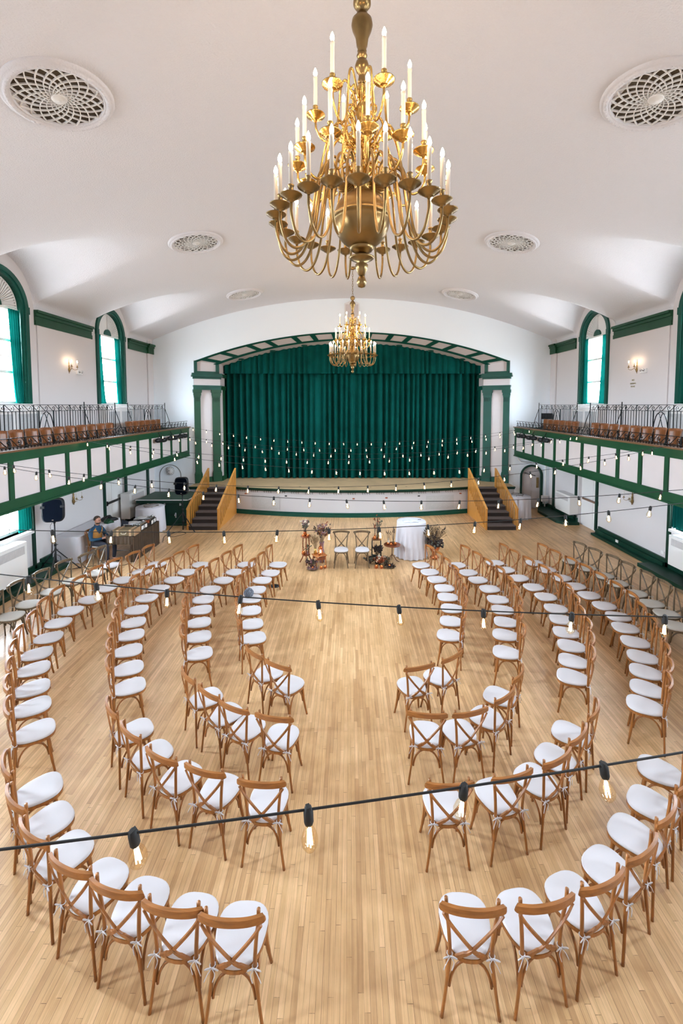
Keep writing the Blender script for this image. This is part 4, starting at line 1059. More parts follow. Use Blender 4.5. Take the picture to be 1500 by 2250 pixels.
# ================================================================ WALL SCONCES
def sconce(s, y, z, lit):
    r = empty('wall_sconce', (s * XW, y, z), 0, '%s brass double candle sconce on the %s %s wall' % ('lit' if lit else 'unlit', 'upper' if lit else 'lower', SIDE[s]), 'wall sconce', 'brass wall sconces')
    ix = -s   # into the hall
    b = MB(); mt_ = Matrix.Translation((ix * .03, 0, 0))
    b.lathe([(0, -.20), (.012, -.19), (.016, -.16), (.035, -.13), (.045, -.09), (.035, -.05), (.02, -.03), (.03, 0), (.028, .04), (.014, .07), (.022, .10), (.012, .15), (.008, .22), (0, .24)], 12, mtx=mt_); b.build('backplate', M['brassd'], r)
    for e in (-1, 1):
        b = MB(); ex, ey = ix * .20, e * .13
        b.tube(catmull([(ix * .04, 0, 0), (ix * .08, e * .04, -.03), (ix * .14, e * .09, -.08), (ex, ey, -.06), (ex, ey, -.01)], 5), .006, 6)
        b.lathe([(0, -.02), (.02, -.012), (.042, .0), (.02, .004), (.013, .01), (.013, .04), (.017, .045), (0, .046)], 14, (ex, ey, 0)); a = b.build('arm', M['brassd'], r)
        b = MB(); b.lathe([(0, .045), (.011, .045), (.011, .125), (0, .126)], 10, (ex, ey, 0)); b.build('candle_sleeve', M['candle'], a)
        if lit:
            b = MB(); b.lathe([(0, .126), (.014, .145), (.015, .16), (.008, .18), (0, .19)], 8, (ex, ey, 0)); b.build('candle_bulb', M['flame'], a)
        else:
            b = MB(); b.lathe([(0, .126), (.011, .145), (.012, .16), (.006, .18), (0, .19)], 8, (ex, ey, 0)); b.build('candle_bulb', M['candle'], a)
for s in (-1, 1):
    for y in (13.05, 8.1, 3.2):
        r = None
        sconce(s, y, 5.52, True)
    sconce(s, 13.05, 1.62, False)
    # emergency light unit
    r = empty('emergency_light', (s * (XW - .035), 12.72 if s > 0 else 13.50, 5.38), 0, 'small white emergency light box beside the upper %s sconce' % SIDE[s], 'emergency light', 'emergency lights')
    b = MB(); b.box((-.05, -.13, -.06), (.05, .13, .06)); b.build('housing', M['white'], r, bevel=.008)
    for e in (-1, 1):
        b = MB(); b.lathe([(0, -.02), (.03, -.02), (.035, .02), (0, .03)], 12, mtx=Matrix.Translation((-s * .06, e * .06, .02)) @ Matrix.Rotation(-s * PI / 2, 4, 'Y')); b.build('lamp_head', M['chrome'], r)

# wall lettering (three short lines)
r = empty('wall_notice', (XW - .04, 13.2, 5.04), 0, 'three small lines of gold lettering on the upper right wall', 'lettering')
for txt, z, sz in (('NO', .075, .075), ('SMOKING', -.02, .062), ('PLEASE', -.11, .062)):
    text_mesh('text_line', txt, sz, M['gold'], r, (0, 0, z), (PI / 2, 0, -PI / 2))

# spotlights hanging on the balcony fronts
for s in (-1, 1):
    for i, y in enumerate((15.40, 16.42, 17.42)):
        r = empty('stage_spotlight', (s * (XG - .16), y, 3.17), s * R_(12), 'black theatre spotlight on the %s balcony front, %s from the stage' % (SIDE[s], ORD[3 - i]), 'spotlight', 'balcony spotlights')
        mt_ = Matrix.Rotation(-PI / 2, 4, 'X')
        b = MB(); b.lathe([(0, -.26), (.05, -.25), (.075, -.18), (.08, -.05), (.085, .0), (.06, .02), (.065, .12), (.085, .13), (.085, .26), (.075, .26), (.07, .2), (0, .2)], 18, mtx=mt_); b.build('barrel', M['black'], r)
        b = MB(); b.tube(catmull([(-.09, 0, 0), (-.09, 0, .09), (0, 0, .13), (.09, 0, .09), (.09, 0, 0)], 4), .01, 6); b.tube([(0, 0, .12), (s * .08, 0, .26)], .012, 6); b.build('yoke', M['black'], r)

# white conduit brace under the right balcony end
b = MB(); b.tube([(6.95, 18.45, 2.24), (7.02, 18.5, 2.12), (7.16, 18.56, 2.0), (7.6, 18.56, 1.98)], .018, 6); tag(b.build('conduit_pipe', M['white']), 'white conduit running below the end of the right balcony', 'pipe')
b = MB(); b.tube([(8.18, 18.52, 0), (8.18, 18.52, 2.5)], .03, 8); tag(b.build('heating_pipe', M['white']), 'white vertical pipe in the corner right of the arched door', 'pipe')
r = empty('electrical_box', (8.16, 18.48, .45), 0, 'white electrical box low on the pipe right of the arched door', 'box')
b = MB(); b.box((-.14, -.05, -.13), (.14, .05, .13)); b.build('housing', M['white'], r, bevel=.01); b = MB(); b.box((-.11, -.06, -.10), (.11, -.045, .10)); b.build('cover', M['cream'], r)
# light switch plate / outlets on the right wall
for y, z, nm in ((13.55, .16, 'low on the green baseboard'), (11.72, .42, 'above the baseboard by the radiator')):
    r = empty('wall_outlet', (XW - .13 if z < .2 else XW - .01, y, z), 0, 'white outlet plate %s, right wall' % nm, 'outlet', 'right wall outlets')
    b = MB(); b.box((-.012, -.06, -.04), (.012, .06, .04)); b.build('plate', M['white'], r)

# clock
r = empty('wall_clock', (-7.69, YB - .03, 1.62), 0, 'round white clock with black marks in the arched niche', 'clock')
mt_ = Matrix.Rotation(PI / 2, 4, 'X')
b = MB(); b.lathe([(0, -.02), (.18, -.02), (.188, 0), (.182, .03), (.172, .033), (.17, .0), (0, .0)], 32, mtx=mt_); b.build('case', M['grey'], r)
b = MB(); b.lathe([(0, .005), (.170, .005), (.170, .026), (0, .026)], 32, mtx=mt_); b.build('dial', M['clockface'], r)
b = MB()
for k in range(12):
    a = PI / 6 * k; c_, s_ = math.cos(a), math.sin(a); b.bar((.12 * c_, -.03, .12 * s_), (.155 * c_, -.03, .155 * s_), .013, .008, up=(0, 1, 0))
b.build('hour_marks', M['dark'], r)
b = MB(); b.bar((0, -.034, 0), (-.13, -.034, -.04), .008, .006, up=(0, 1, 0)); b.build('minute_hand', M['dark'], r)
b = MB(); b.bar((0, -.036, 0), (-.08, -.036, .02), .012, .006, up=(0, 1, 0)); b.build('hour_hand', M['dark'], r)

# ground floor radiators
def radiator(s, y0, y1, z0, z1, xf, label, wallm='white'):
    yc = (y0 + y1) / 2; r = empty('radiator_cover', (s * (XW + xf) / 2, yc, z0), 0, label, 'radiator cover', 'ground floor radiator covers'); hx = (XW - xf) / 2 - .01; h = z1 - z0; w_ = (y1 - y0) / 2
    b = MB(); b.box((-hx, -w_, 0), (hx, w_, h)); b.build('cabinet', M[wallm], r, bevel=.012)
    b = MB(); fx = -s * (hx + .002)
    a, c = sorted((fx - s * -.004, fx - s * .004)); b.box((a, -w_ * .72, h * .68), (c, w_ * .86, h * .90)); g_ = b.build('grille', M['grey'], r)
    b = MB()
    for k in range(34): y = -w_ * .70 + k * (w_ * 1.54) / 33; b.box((a - .003, y - .006, h * .69), (c + .003, y + .006, h * .89))
    b.build('grille_slots', M['cream'], g_)
radiator(-1, 9.3, 10.55, .20, 1.10, 7.93, 'white radiator cover under the lower left window')
radiator(1, 9.6, 10.98, .38, 1.14, 7.95, 'white radiator cover under the lower right window')
radiator(-1, 15.75, 16.95, .28, 1.20, 8.02, 'cream radiator cover by the left corner behind the white round table')
radiator(1, 16.12, 17.25, .33, 1.04, 8.02, 'white radiator cover mounted beside the arched door')

# grey metal folding chair on the right balcony
r = empty('folding_chair', (7.98, 18.05, 3.2), R_(160), 'dark grey metal folding chair at the stage end of the right balcony', 'chair')
b = MB(); b.box((-.21, -.24, .62), (.21, -.21, .86)); b.build('backrest', M['black'], r, bevel=.01)
b = MB(); b.box((-.20, -.19, .42), (.20, .19, .45)); b.build('seat', M['black'], r, bevel=.01)
for e in (-1, 1):
    b = MB(); b.tube([(e * .22, .22, 0), (e * .21, -.22, .84)], .012, 6); b.build('leg', M['dark'], r)
    b = MB(); b.tube([(e * .20, -.24, 0), (e * .19, .14, .42)], .012, 6); b.build('leg', M['dark'], r)

# ================================================================ TABLES WITH CLOTHS
def draped_table(loc, r, h, label, cat='table', flare=.10, waves=17, seed=1, cloth=None):
    t = empty('round_table', loc, 0, label, cat)
    rnd = random.Random(seed); ph = rnd.uniform(0, 6)
    b = MB(); b.lathe([(r * .97, h - .03), (r * .99, h - .015), (r * .97, h - .004), (0, h - .004)], 32); b.build('tabletop', M['pine'], t)
    b = MB(); b.tube([(0, 0, .03), (0, 0, h - .03)], .035, 8); b.box((-.28, -.03, 0), (.28, .03, .04)); b.box((-.03, -.28, 0), (.03, .28, .04)); b.build('pedestal', M['black'], t)
    c = MB()
    def wob(tt, v):   # v 0 at hem .. 1 at top
        k = max(0, 1 - v * 1.15); return k * (.085 * math.sin(waves * tt + ph) + .02 * math.sin(5 * tt + 2 * ph)) + (flare * k)
    prof = [(r, .012 + (h - .03) * i / 10) for i in range(11)] + [(r * .985, h + .001), (r * .5, h + .004), (0, h + .004)]
    n = len(prof) - 1
    seg = 96; rows = []
    for i, (rr, z) in enumerate(prof):
        v = min(1, z / h); rows.append([((rr * (1 + wob(2 * PI * k / seg, v) if i < 11 else rr)) * math.cos(2 * PI * k / seg), (rr * (1 + wob(2 * PI * k / seg, v) if i < 11 else rr)) * math.sin(2 * PI * k / seg), z) if i < 11 else (rr * math.cos(2 * PI * k / seg), rr * math.sin(2 * PI * k / seg), z) for k in range(seg + 1)])
    c.grid(rows)
    o = c.build('tablecloth', M['linen'], recalc=False); o.location = loc
    return t, o
t, o = draped_table((1.70, 12.70, 0), .42, 1.03, 'tall round table under the white cloth right of the ceremony chairs', seed=2, flare=.10)
tag(o, 'floor-length white cloth on the tall round table beside the dried flowers', 'tablecloth', 'round white tablecloths')
t, o = draped_table((-7.08, 15.28, 0), .47, .86, 'round table under the white cloth behind the record decks', seed=4, flare=.03, waves=15)
tag(o, 'floor-length white cloth on the round table in front of the green cabinet', 'tablecloth', 'round white tablecloths')
t, o = draped_table((6.53, 17.05, 0), .41, .87, 'round table under the white cloth by the right stage steps', seed=6, flare=.03, waves=14)
tag(o, 'floor-length white cloth on the round table by the right stage steps', 'tablecloth', 'round white tablecloths')
# things on them
r = empty('guest_book', (1.66, 12.60, 1.037), R_(4), 'pale open guest book on the tall white-clothed table', 'book')
for e in (-1, 1):
    b = MB(); b.grid([[(e * (.005 + .20 * u), -.14 + .28 * v, .006 + .022 * math.sin(PI * min(1, u * 1.1)) * (1 - .5 * u)) for v in (0, 1)] for u in [i / 8 for i in range(9)]]); b.build('page', M['paper'], r, solid=.006, recalc=False)
b = MB(); b.box((-.21, -.15, 0), (.21, .15, .006)); b.build('cover', M['linen'], r)
b = MB(); b.tube([(2.0, 12.78, 1.045), (1.90, 12.76, 1.052)], .006, 6); tag(b.build('pen', M['black']), 'black pen beside the guest book on the tall table', 'pen')
def ring_tray(loc, r, label, m, h=.03):
    t = empty('serving_tray', loc, 0, label, 'tray', 'ringed trays on round tables')
    b = MB(); b.lathe([(0, 0), (r, 0), (r, .006), (0, .006)], 28); b.build('tray_base', M['linen'], t)
    b = MB(); b.tube([(r * math.cos(a), r * math.sin(a), h) for a in [2 * PI * i / 28 for i in range(28)]], .009, 6, closed=True); b.build('tray_rim', m, t)
    for k in range(6):
        a = k * PI / 3; b = MB(); b.tube([(r * math.cos(a), r * math.sin(a), 0), (r * math.cos(a), r * math.sin(a), h)], .006, 5); b.build('rim_post', m, t)
ring_tray((-7.03, 15.25, .867), .24, 'round rimmed tray on the white cloth near the green cabinet', M['suitbrown'])
ring_tray((6.45, 17.05, .877), .22, 'dark rimmed tray on the white cloth by the right steps', M['driedd'], .05)

# long white-clothed table at the left wall
t = empty('trestle_table', (-7.93, 13.1, 0), 0, 'long trestle table hidden under the white cloth at the left wall', 'table')
b = MB(); b.box((-.34, -1.05, .72), (.34, 1.05, .742)); b.build('tabletop', M['pine'], t)
for e in (-1, 1):
    for q in (-1, 1):
        b = MB(); b.tube([(q * .28, e * .85, 0), (q * .28, e * .85, .72)], .014, 6); b.build('leg', M['chrome'], t)
c = MB(); hw, hl = .36, 1.08; pts = []
per = []
n1, n2 = 10, 24
for i in range(n1): per.append((-hw + 2 * hw * i / n1, -hl, 0, -1))
for i in range(n2): per.append((hw, -hl + 2 * hl * i / n2, 1, 0))
for i in range(n1): per.append((hw - 2 * hw * i / n1, hl, 0, 1))
for i in range(n2): per.append((-hw, hl - 2 * hl * i / n2, -1, 0))
rows = []
for j in range(9):
    v = j / 8; row = []
    for i, (x, y, nx, ny) in enumerate(per + per[:1]):
        corner = (i % (n1 + n2)) in (0, n1); k = (.010 * math.sin(i * 1.9) + (.045 if corner else 0)) * v * (0 if nx < 0 else 1)
        row.append((x + (nx if not corner else math.copysign(1, x)) * k, y + (ny if not corner else math.copysign(1, y)) * k, .748 - .735 * v))
    rows.append(row)
c.grid(rows); c.add([(x * 1.0, y, .748) for x, y, _, _ in per], [tuple(range(len(per)))])
o = c.build('tablecloth', M['linen'], recalc=False); o.location = (-7.93, 13.1, 0)
tag(o, 'long white cloth with folded corners on the table at the left wall', 'tablecloth')
# green and dark clothes bundle on it
b = MB(); rnd = random.Random(5)
rows = [[(.22 * math.cos(t_) * math.cos(p) * (1 + .2 * math.sin(3 * t_ + 5 * p)), .26 * math.sin(t_) * math.cos(p) * (1 + .2 * math.sin(4 * t_)), .13 * math.sin(p) * (1 + .3 * math.sin(2 * t_ + 3 * p))) for t_ in [2 * PI * i / 24 for i in range(25)]] for p in [PI / 2 * j / 8 for j in range(9)]]
b.grid(rows); o = b.build('coat', M['black'], recalc=False); o.location = (-7.72, 13.80, .75); tag(o, 'dark coat heaped on the far end of the long white table', 'coat')
b = MB(); b.grid([[(p[0] * .6, p[1] * .5, p[2] * .8) for p in r_] for r_ in rows]); o = b.build('scarf', M['green'], recalc=False); o.location = (-7.58, 13.52, .75); tag(o, 'crumpled green scarf in front of the dark coat', 'scarf')

# ================================================================ DISC JOCKEY TABLE
t = empty('folding_table', (-6.50, 12.92, 0), 0, 'folding table under the brown sheer cloth holding the record decks', 'table')
b = MB(); b.box((-.36, -.82, .715), (.36, .82, .74)); b.build('tabletop', M['suitbrown'], t)
for e in (-1, 1):
    for q in (-1, 1):
        b = MB(); b.tube(catmull([(q * .24, e * .62, .715), (q * .24, e * .62, .30), (q * .26, e * .64, .0)], 3), .013, 6); b.build('leg', M['chrome'], t)
    b = MB(); b.tube([(-.24, e * .62, .28), (.24, e * .62, .28)], .011, 6); b.build('leg_brace', M['chrome'], t)
c = MB(); c.box((-.375, -.84, .742), (.375, .84, .750))
wv = pleated(lambda v: (.385, -.84, 0), lambda v: (.385, .84, 0), .02, .745, .018, 16, nz=6, seed=11); c.grid(wv)
wv = pleated(lambda v: (-.375, -.845, 0), lambda v: (.375, -.845, 0), .52, .745, .010, 8, nz=4, normal=(0, 1, 0), seed=12); c.grid(wv)
wv = pleated(lambda v: (.30, -.85, 0), lambda v: (.385, -.84, 0), .02, .745, .010, 2, nz=4, normal=(0, 1, 0), seed=12); c.grid(wv)
o = c.build('tablecloth', M['bronze'], recalc=False); o.location = (-6.50, 12.92, 0); tag(o, 'shiny brown sheer cloth hanging over the record deck table', 'tablecloth')
# suitcase
r = empty('suitcase', (-6.40, 12.30, .752), R_(3), 'vintage striped brown suitcase on the near end of the deck table', 'suitcase')
b = MB(); b.box((-.30, -.19, 0), (.30, .19, .17)); b.build('shell', M['suitbrown'], r, bevel=.02)
for x in (-.17, .17):
    b = MB(); b.box((x - .03, -.196, -.001), (x + .03, .196, .176)); b.build('strap', M['strap'], r)
for x in (-.292, .292):
    b = MB(); b.box((x - .011, -.195, 0), (x + .011, .195, .174)); b.build('edge_band', M['strap'], r)
b = MB(); b.tube(catmull([(-.07, -.20, .10), (-.05, -.225, .07), (.05, -.225, .07), (.07, -.20, .10)], 4), .008, 6); b.build('handle', M['cream2'], r)
for x in (-.10, .10):
    b = MB(); b.box((x - .02, -.205, .10), (x + .02, -.19, .13)); b.build('latch', M['brass'], r)
# laptop stand
r = empty('laptop', (-6.78, 12.62, .752), R_(-35), 'dark laptop standing open behind the striped suitcase', 'laptop')
b = MB(); b.box((-.18, -.13, 0), (.18, .13, .018)); b.build('keyboard_base', M['chrome'], r, bevel=.004)
b = MB(); b.bar((0, .13, .018), (0, .18, .27), .36, .01, up=(0, -1, .2)); b.build('screen', M['navy'], r)
def deck(loc, rz, label, letters=True):
    r = empty('record_deck', loc, rz, label, 'turntable', 'record decks on the brown-clothed table')
    b = MB(); b.box((-.27, -.21, 0), (.27, .21, .14)); cs_ = b.build('flight_case', M['black'], r, bevel=.006)
    b = MB()
    for e in (-1, 1):
        for q in (-1, 1): b.box((e * .265 - .012, q * .205 - .012, 0), (e * .265 + .012, q * .205 + .012, .142))
    b.build('case_edge', M['chrome'], cs_)
    b = MB(); b.box((-.25, -.19, .14), (.25, .19, .19)); b.build('deck_top', M['chrome'], r, bevel=.008)
    b = MB(); b.lathe([(0, .19), (.15, .19), (.15, .205), (.14, .208), (0, .208)], 32, (-.06, 0, 0)); b.build('platter', M['grey'], r)
    b = MB(); b.tube(catmull([(.19, .13, .20), (.19, .13, .235), (.17, -.02, .225), (.11, -.10, .215)], 4), .006, 6); b.lathe([(0, .19), (.03, .19), (.03, .225), (0, .225)], 12, (.19, .13, 0)); b.build('tonearm', M['chrome'], r)
    b = MB(); b.box((.262, -.17, .02), (.276, .17, .125)); pl = b.build('lid_plate', M['white'], cs_)
    if letters:
        text_mesh('letters', 'ZL', .13, M['black'], pl, (.279, 0, .028), (PI / 2, 0, PI / 2), .003)
deck((-6.42, 12.82, .752), 0, 'silver record deck in a black case, nearest the striped suitcase')
deck((-6.42, 13.42, .752), R_(4), 'silver record deck in a black case, farthest from the striped suitcase')
r = empty('dj_mixer', (-6.30, 13.12, .752), 0, 'small black mixer between the two record decks', 'mixer')
b = MB(); b.box((-.16, -.085, 0), (.16, .085, .10)); b.build('body', M['black'], r, bevel=.006)
b = MB()
for k in range(12): b.lathe([(.009, .10), (.008, .118), (0, .118)], 8, (-.12 + .045 * (k % 6), -.03 + .06 * (k // 6), 0))
b.build('knobs', M['chrome'], r)
b = MB(); b.box((-.05, -.04, 0), (.05, .04, .07)); o = b.build('red_box', M['rust']); o.location = (-6.20, 13.13, .855); tag(o, 'small dark red box on top of the black mixer', 'box')

# ================================================================ LOUDSPEAKERS
def speaker_stand(loc, h, angs, label):
    r = empty('speaker_stand', loc, 0, label, 'speaker stand', 'tripod speaker stands')
    b = MB(); b.tube([(0, 0, .02), (0, 0, .75)], .021, 10); b.tube([(0, 0, .70), (0, 0, h)], .016, 10); b.build('pole', M['black'], r)
    for z in (.32, .62, .75):
        b = MB(); b.lathe([(.028, z - .03), (.032, z), (.028, z + .03)], 12); b.tube([(0, 0, z), (.06, .02, z)], .009, 6); b.build('collar', M['black'], r)
    for a in angs:
        a = R_(a); c_, s_ = math.cos(a), math.sin(a)
        b = MB(); b.bar((.03 * c_, .03 * s_, .60), (.52 * c_, .52 * s_, .025), .022, .022); lg = b.build('leg', M['black'], r)
        b = MB(); b.bar((.03 * c_, .03 * s_, .24), (.33 * c_, .33 * s_, .25), .016, .012); b.build('strut', M['black'], r)
        b = MB(); b.tube([(.49 * c_, .49 * s_, .045), (.55 * c_, .55 * s_, .014)], .018, 8); b.build('rubber_foot', M['rubber'], lg)
def speaker(loc, rz, tilt, w_, h, d_, label):
    r = empty('loudspeaker', loc, 0, label, 'loudspeaker', 'black loudspeakers on tripods'); r.rotation_euler = (tilt, 0, rz)
    def rr(sx, sz): 
        pts = []
        for i in range(40):
            t_ = 2 * PI * i / 40; c_, s_ = math.cos(t_), math.sin(t_); pts.append((math.copysign(abs(c_) ** .42, c_) * sx, math.copysign(abs(s_) ** .42, s_) * sz + h / 2))
        return pts
    rows = []
    for k, (sc, y) in enumerate(((.0, -d_ / 2), (.86, -d_ / 2), (.97, -d_ / 2 + .015), (1, -d_ / 2 + .05), (.98, 0), (.80, d_ / 2 - .03), (.70, d_ / 2), (0, d_ / 2))):
        rows.append([(p[0] * (sc if sc else .001), y, (p[1] - h / 2) * (sc if sc else .001) + h / 2) for p in rr(w_ / 2, h / 2)]); rows[-1].append(rows[-1][0])
    b = MB(); b.grid(rows); b.build('cabinet', M['black'], r)
    b = MB(); q = rr(w_ / 2 * .87, h / 2 * .9); mt_ = Matrix(((1, 0, 0, 0), (0, 0, 1, 0), (0, 1, 0, 0), (0, 0, 0, 1))); b.prism(q, -d_ / 2 - .006, -d_ / 2, mtx=mt_); b.build('grille', M['sgrille'], r)
    for e in (-1, 1):
        b = MB(); b.box((e * w_ * .44 - .05, -d_ / 2 - .015, h * .60), (e * w_ * .44 + .05, -d_ / 2 + .05, h * .70)); b.build('handle', M['black'], r, bevel=.008)
    b = MB(); b.box((-.02, -d_ / 2 - .012, .055), (.02, -d_ / 2 - .004, .075)); b.build('badge', M['chrome'], r)
    b = MB(); b.lathe([(.03, -.05), (.03, .02), (0, .02)], 10); b.build('pole_cup', M['black'], r)
speaker_stand((-7.80, 11.36, 0), 1.36, (-70, 35, 170), 'black tripod stand carrying the loudspeaker by the left window')
speaker((-7.80, 11.36, 1.37), R_(22), R_(-3), .50, .62, .34, 'large black loudspeaker on the tripod near the left window')
speaker_stand((-5.95, 15.30, 0), 1.27, (215, -25, 95), 'black tripod stand carrying the loudspeaker beside the left stage steps')
speaker((-5.95, 15.30, 1.28), R_(8), 0, .45, .62, .32, 'black loudspeaker on the tripod beside the left stage steps')

# green bar cabinet in the left corner
r = empty('bar_cabinet', (-6.86, 16.55, 0), 0, 'dark green wooden bar cabinet with a white edged top in the corner', 'cabinet')
b = MB(); b.box((-.88, -.66, 0), (.88, .70, .84)); b.build('body', M['dkgreen'], r, bevel=.008)
b = MB(); b.box((-.94, -.80, .86), (.94, .74, .98)); b.build('top_apron', M['dkgreen'], r)
b = MB(); b.box((-.96, -.82, .965), (.96, -.79, .99)); b.box((.93, -.82, .965), (.96, .74, .99)); b.build('white_edge', M['white'], r)
b = MB(); b.box((-.93, -.79, .975), (.93, .74, .985)); b.build('top_surface', M['green'], r)
for x in (-.55, .05, .62):
    b = MB(); b.box((x - .02, -.74, .76), (x + .02, -.655, .86)); b.build('bracket', M['grey'], r)
b = MB(); b.tube(catmull([(.42, -.665, .45), (.40, -.70, .42), (.42, -.70, .36), (.44, -.665, .34)], 3), .008, 6); b.box((.41, -.672, .30), (.45, -.655, .48)); b.build('latch', M['chrome'], r)
b = MB(); b.box((-.7, -.668, .40), (.75, -.658, .408)); b.build('seam', M['dark'], r)
# black cables on the floor
def cable(pts, label, rad=.007):
    b = MB(); b.tube(catmull(pts, 6), rad, 5); return tag(b.build('cable', M['rubber']), label, 'cable', 'black cables on the floor')
cable([(-5.95, 15.2, .01), (-6.2, 14.8, .01), (-6.0, 14.5, .01), (-5.7, 14.9, .01), (-6.1, 15.0, .01), (-6.3, 14.6, .01), (-6.15, 14.1, .01), (-6.08, 13.9, .01)], 'black cable coiled on the floor under the loudspeaker by the left steps')
cable([(-8.22, 11.9, .32), (-8.1, 12.0, .2), (-7.9, 11.7, .01), (-7.6, 11.6, .01), (-7.3, 11.75, .01), (-6.9, 11.9, .01), (-6.4, 11.85, .01), (-6.15, 12.05, .01)], 'black cable along the floor from the left wall to the deck table')
cable([(-7.80, 11.34, 1.4), (-7.87, 11.30, 1.25), (-7.83, 11.32, 1.05), (-7.82, 11.33, .8)], 'thin black cable hanging from the left loudspeaker', .005)
# small black bag under a chair and a grey knitted hat on a chair
b = MB(); b.grid([[(.13 * math.cos(t_) * math.cos(p) * (1 + .15 * math.sin(3 * t_)), .07 * math.sin(t_) * math.cos(p), .005 + .06 * math.sin(p)) for t_ in [2 * PI * i / 20 for i in range(21)]] for p in [PI / 2 * j / 6 for j in range(7)]]); b.tube(catmull([(-.1, 0, .03), (-.16, .03, .06), (-.18, -.03, .03)], 3), .008, 5)
o = b.build('clutch_bag', M['black']); o.location = (-1.92, 10.46, 0); tag(o, 'small black bag on the floor under the inner left chairs', 'bag')
b = MB(); rnd = random.Random(3)
for k in range(26):
    a = rnd.uniform(0, 2 * PI); e = rnd.uniform(0, PI / 2); ax = Vector((math.cos(a) * math.sin(e), math.sin(a) * math.sin(e), math.cos(e))); u = ax.cross(Vector((.3, .9, .2))).normalized(); w2 = ax.cross(u)
    rr_ = rnd.uniform(.07, .095); b.tube([Vector((0, 0, .09)) + (u * math.cos(t_) + w2 * math.sin(t_)) * rr_ for t_ in [2 * PI * i / 16 for i in range(16)]], .010, 5, closed=True)
o = b.build('knit_hat', M['yarn'], recalc=False); o.location = (-2.16, 8.80, .482); tag(o, 'grey chunky knitted hat lying on a white cushion, inner left arc', 'hat')

# ================================================================ DRIED FLOWER DISPLAY
def stems(b, n, base, h, spread, rnd, lean=(0, 0), r=.0025, bend=.3, rb=.02):
    tips = []
    for k in range(n):
        a = rnd.uniform(0, 2 * PI); d = spread * rnd.uniform(.15, 1) ; hh = h * rnd.uniform(.6, 1) * (1 - .25 * d / max(spread, 1e-3) * rnd.random())
        p0 = Vector(base) + Vector((math.cos(a) * rb, math.sin(a) * rb, 0)); p2 = Vector(base) + Vector((math.cos(a) * d + lean[0], math.sin(a) * d + lean[1], hh))
        p1 = p0.lerp(p2, .5) - Vector((math.cos(a) * d * bend * .5, math.sin(a) * d * bend * .5, 0))
        b.tube(catmull([p0, p1, p2], 3), [r] * 5 + [r * .6] * 2, 4, caps=False); tips.append((p1, p2))
    return tips
def leaf(b, p, d, l, w_, rnd, mi=0):
    d = Vector(d).normalized(); u = d.cross(Vector((rnd.uniform(-1, 1), rnd.uniform(-1, 1), .2))).normalized(); nn = d.cross(u) * (w_ * .25)
    q = [p, p + d * l * .5 + u * w_ / 2 + nn, p + d * l, p + d * l * .5 - u * w_ / 2 + nn]
    b.add([tuple(x) for x in q] + [tuple(x + nn * .3) for x in q], [(0, 1, 2, 3), (7, 6, 5, 4)], False, mi)
def arrangement(name, loc, label, base_z, n, h, spread, mats, seed, kinds=('bloom', 'leaf'), lean=(0, 0), density=5, cat='flower arrangement', lw=.035, vase=None):
    rnd = random.Random(seed); r = empty(name, loc, 0, label, cat)
    b = MB(); tips = stems(b, n, (0, 0, base_z), h, spread, rnd, lean); tag(b.build('stems', M['dried'] if 'grass' in kinds else M['driedd'], r, recalc=False), kind='stuff')
    for mi, (mn, kd) in enumerate(zip(mats, kinds)):
        b = MB()
        for k, (p1, p2) in enumerate(tips):
            if k % len(mats) != mi: continue
            d = (p2 - p1).normalized()
            if kd == 'bloom':
                for q in range(density): b.ball(tuple(p2 + Vector([rnd.uniform(-.03, .03) for _ in range(3)])), rnd.uniform(.010, .022), 6)
            elif kd == 'leaf':
                for q in range(density * 2): t_ = rnd.uniform(0, 1); leaf(b, p1.lerp(p2, t_), d + Vector([rnd.uniform(-.9, .9) for _ in range(3)]), rnd.uniform(.035, .08), lw, rnd)
            elif kd == 'grass':
                for q in range(density * 3): t_ = rnd.uniform(.35, 1); leaf(b, p1.lerp(p2, t_), d + Vector([rnd.uniform(-.35, .35) for _ in range(3)]), rnd.uniform(.05, .11), .008, rnd)
            elif kd == 'cattail': b.tube([p1.lerp(p2, .55), p2], [.010, .006], 6)
        if b.v: tag(b.build({'bloom': 'blooms', 'leaf': 'leaves', 'grass': 'grass_heads', 'cattail': 'seed_heads'}[kd], M[mn], r, recalc=False), kind='stuff')
    if vase:
        prof, vm = vase; b = MB(); b.lathe(prof, 20); b.build('vase', M[vm], r)
    return r
def votive(loc, label, m='copper', s_=1.0):
    r = empty('votive_candle', loc, 0, label, 'candle', 'amber votive candles')
    b = MB(); b.lathe([(0, 0), (.022 * s_, 0), (.036 * s_, .02 * s_), (.038 * s_, .04 * s_), (.028 * s_, .062 * s_), (.025 * s_, .058 * s_), (.033 * s_, .035 * s_), (0, .012 * s_)], 14); b.build('glass_cup', M[m], r)
    b = MB(); b.lathe([(0, .015), (.02 * s_, .016), (.02 * s_, .045 * s_), (.004, .05 * s_), (0, .068 * s_)], 10); b.build('flame', M['votive'], r)
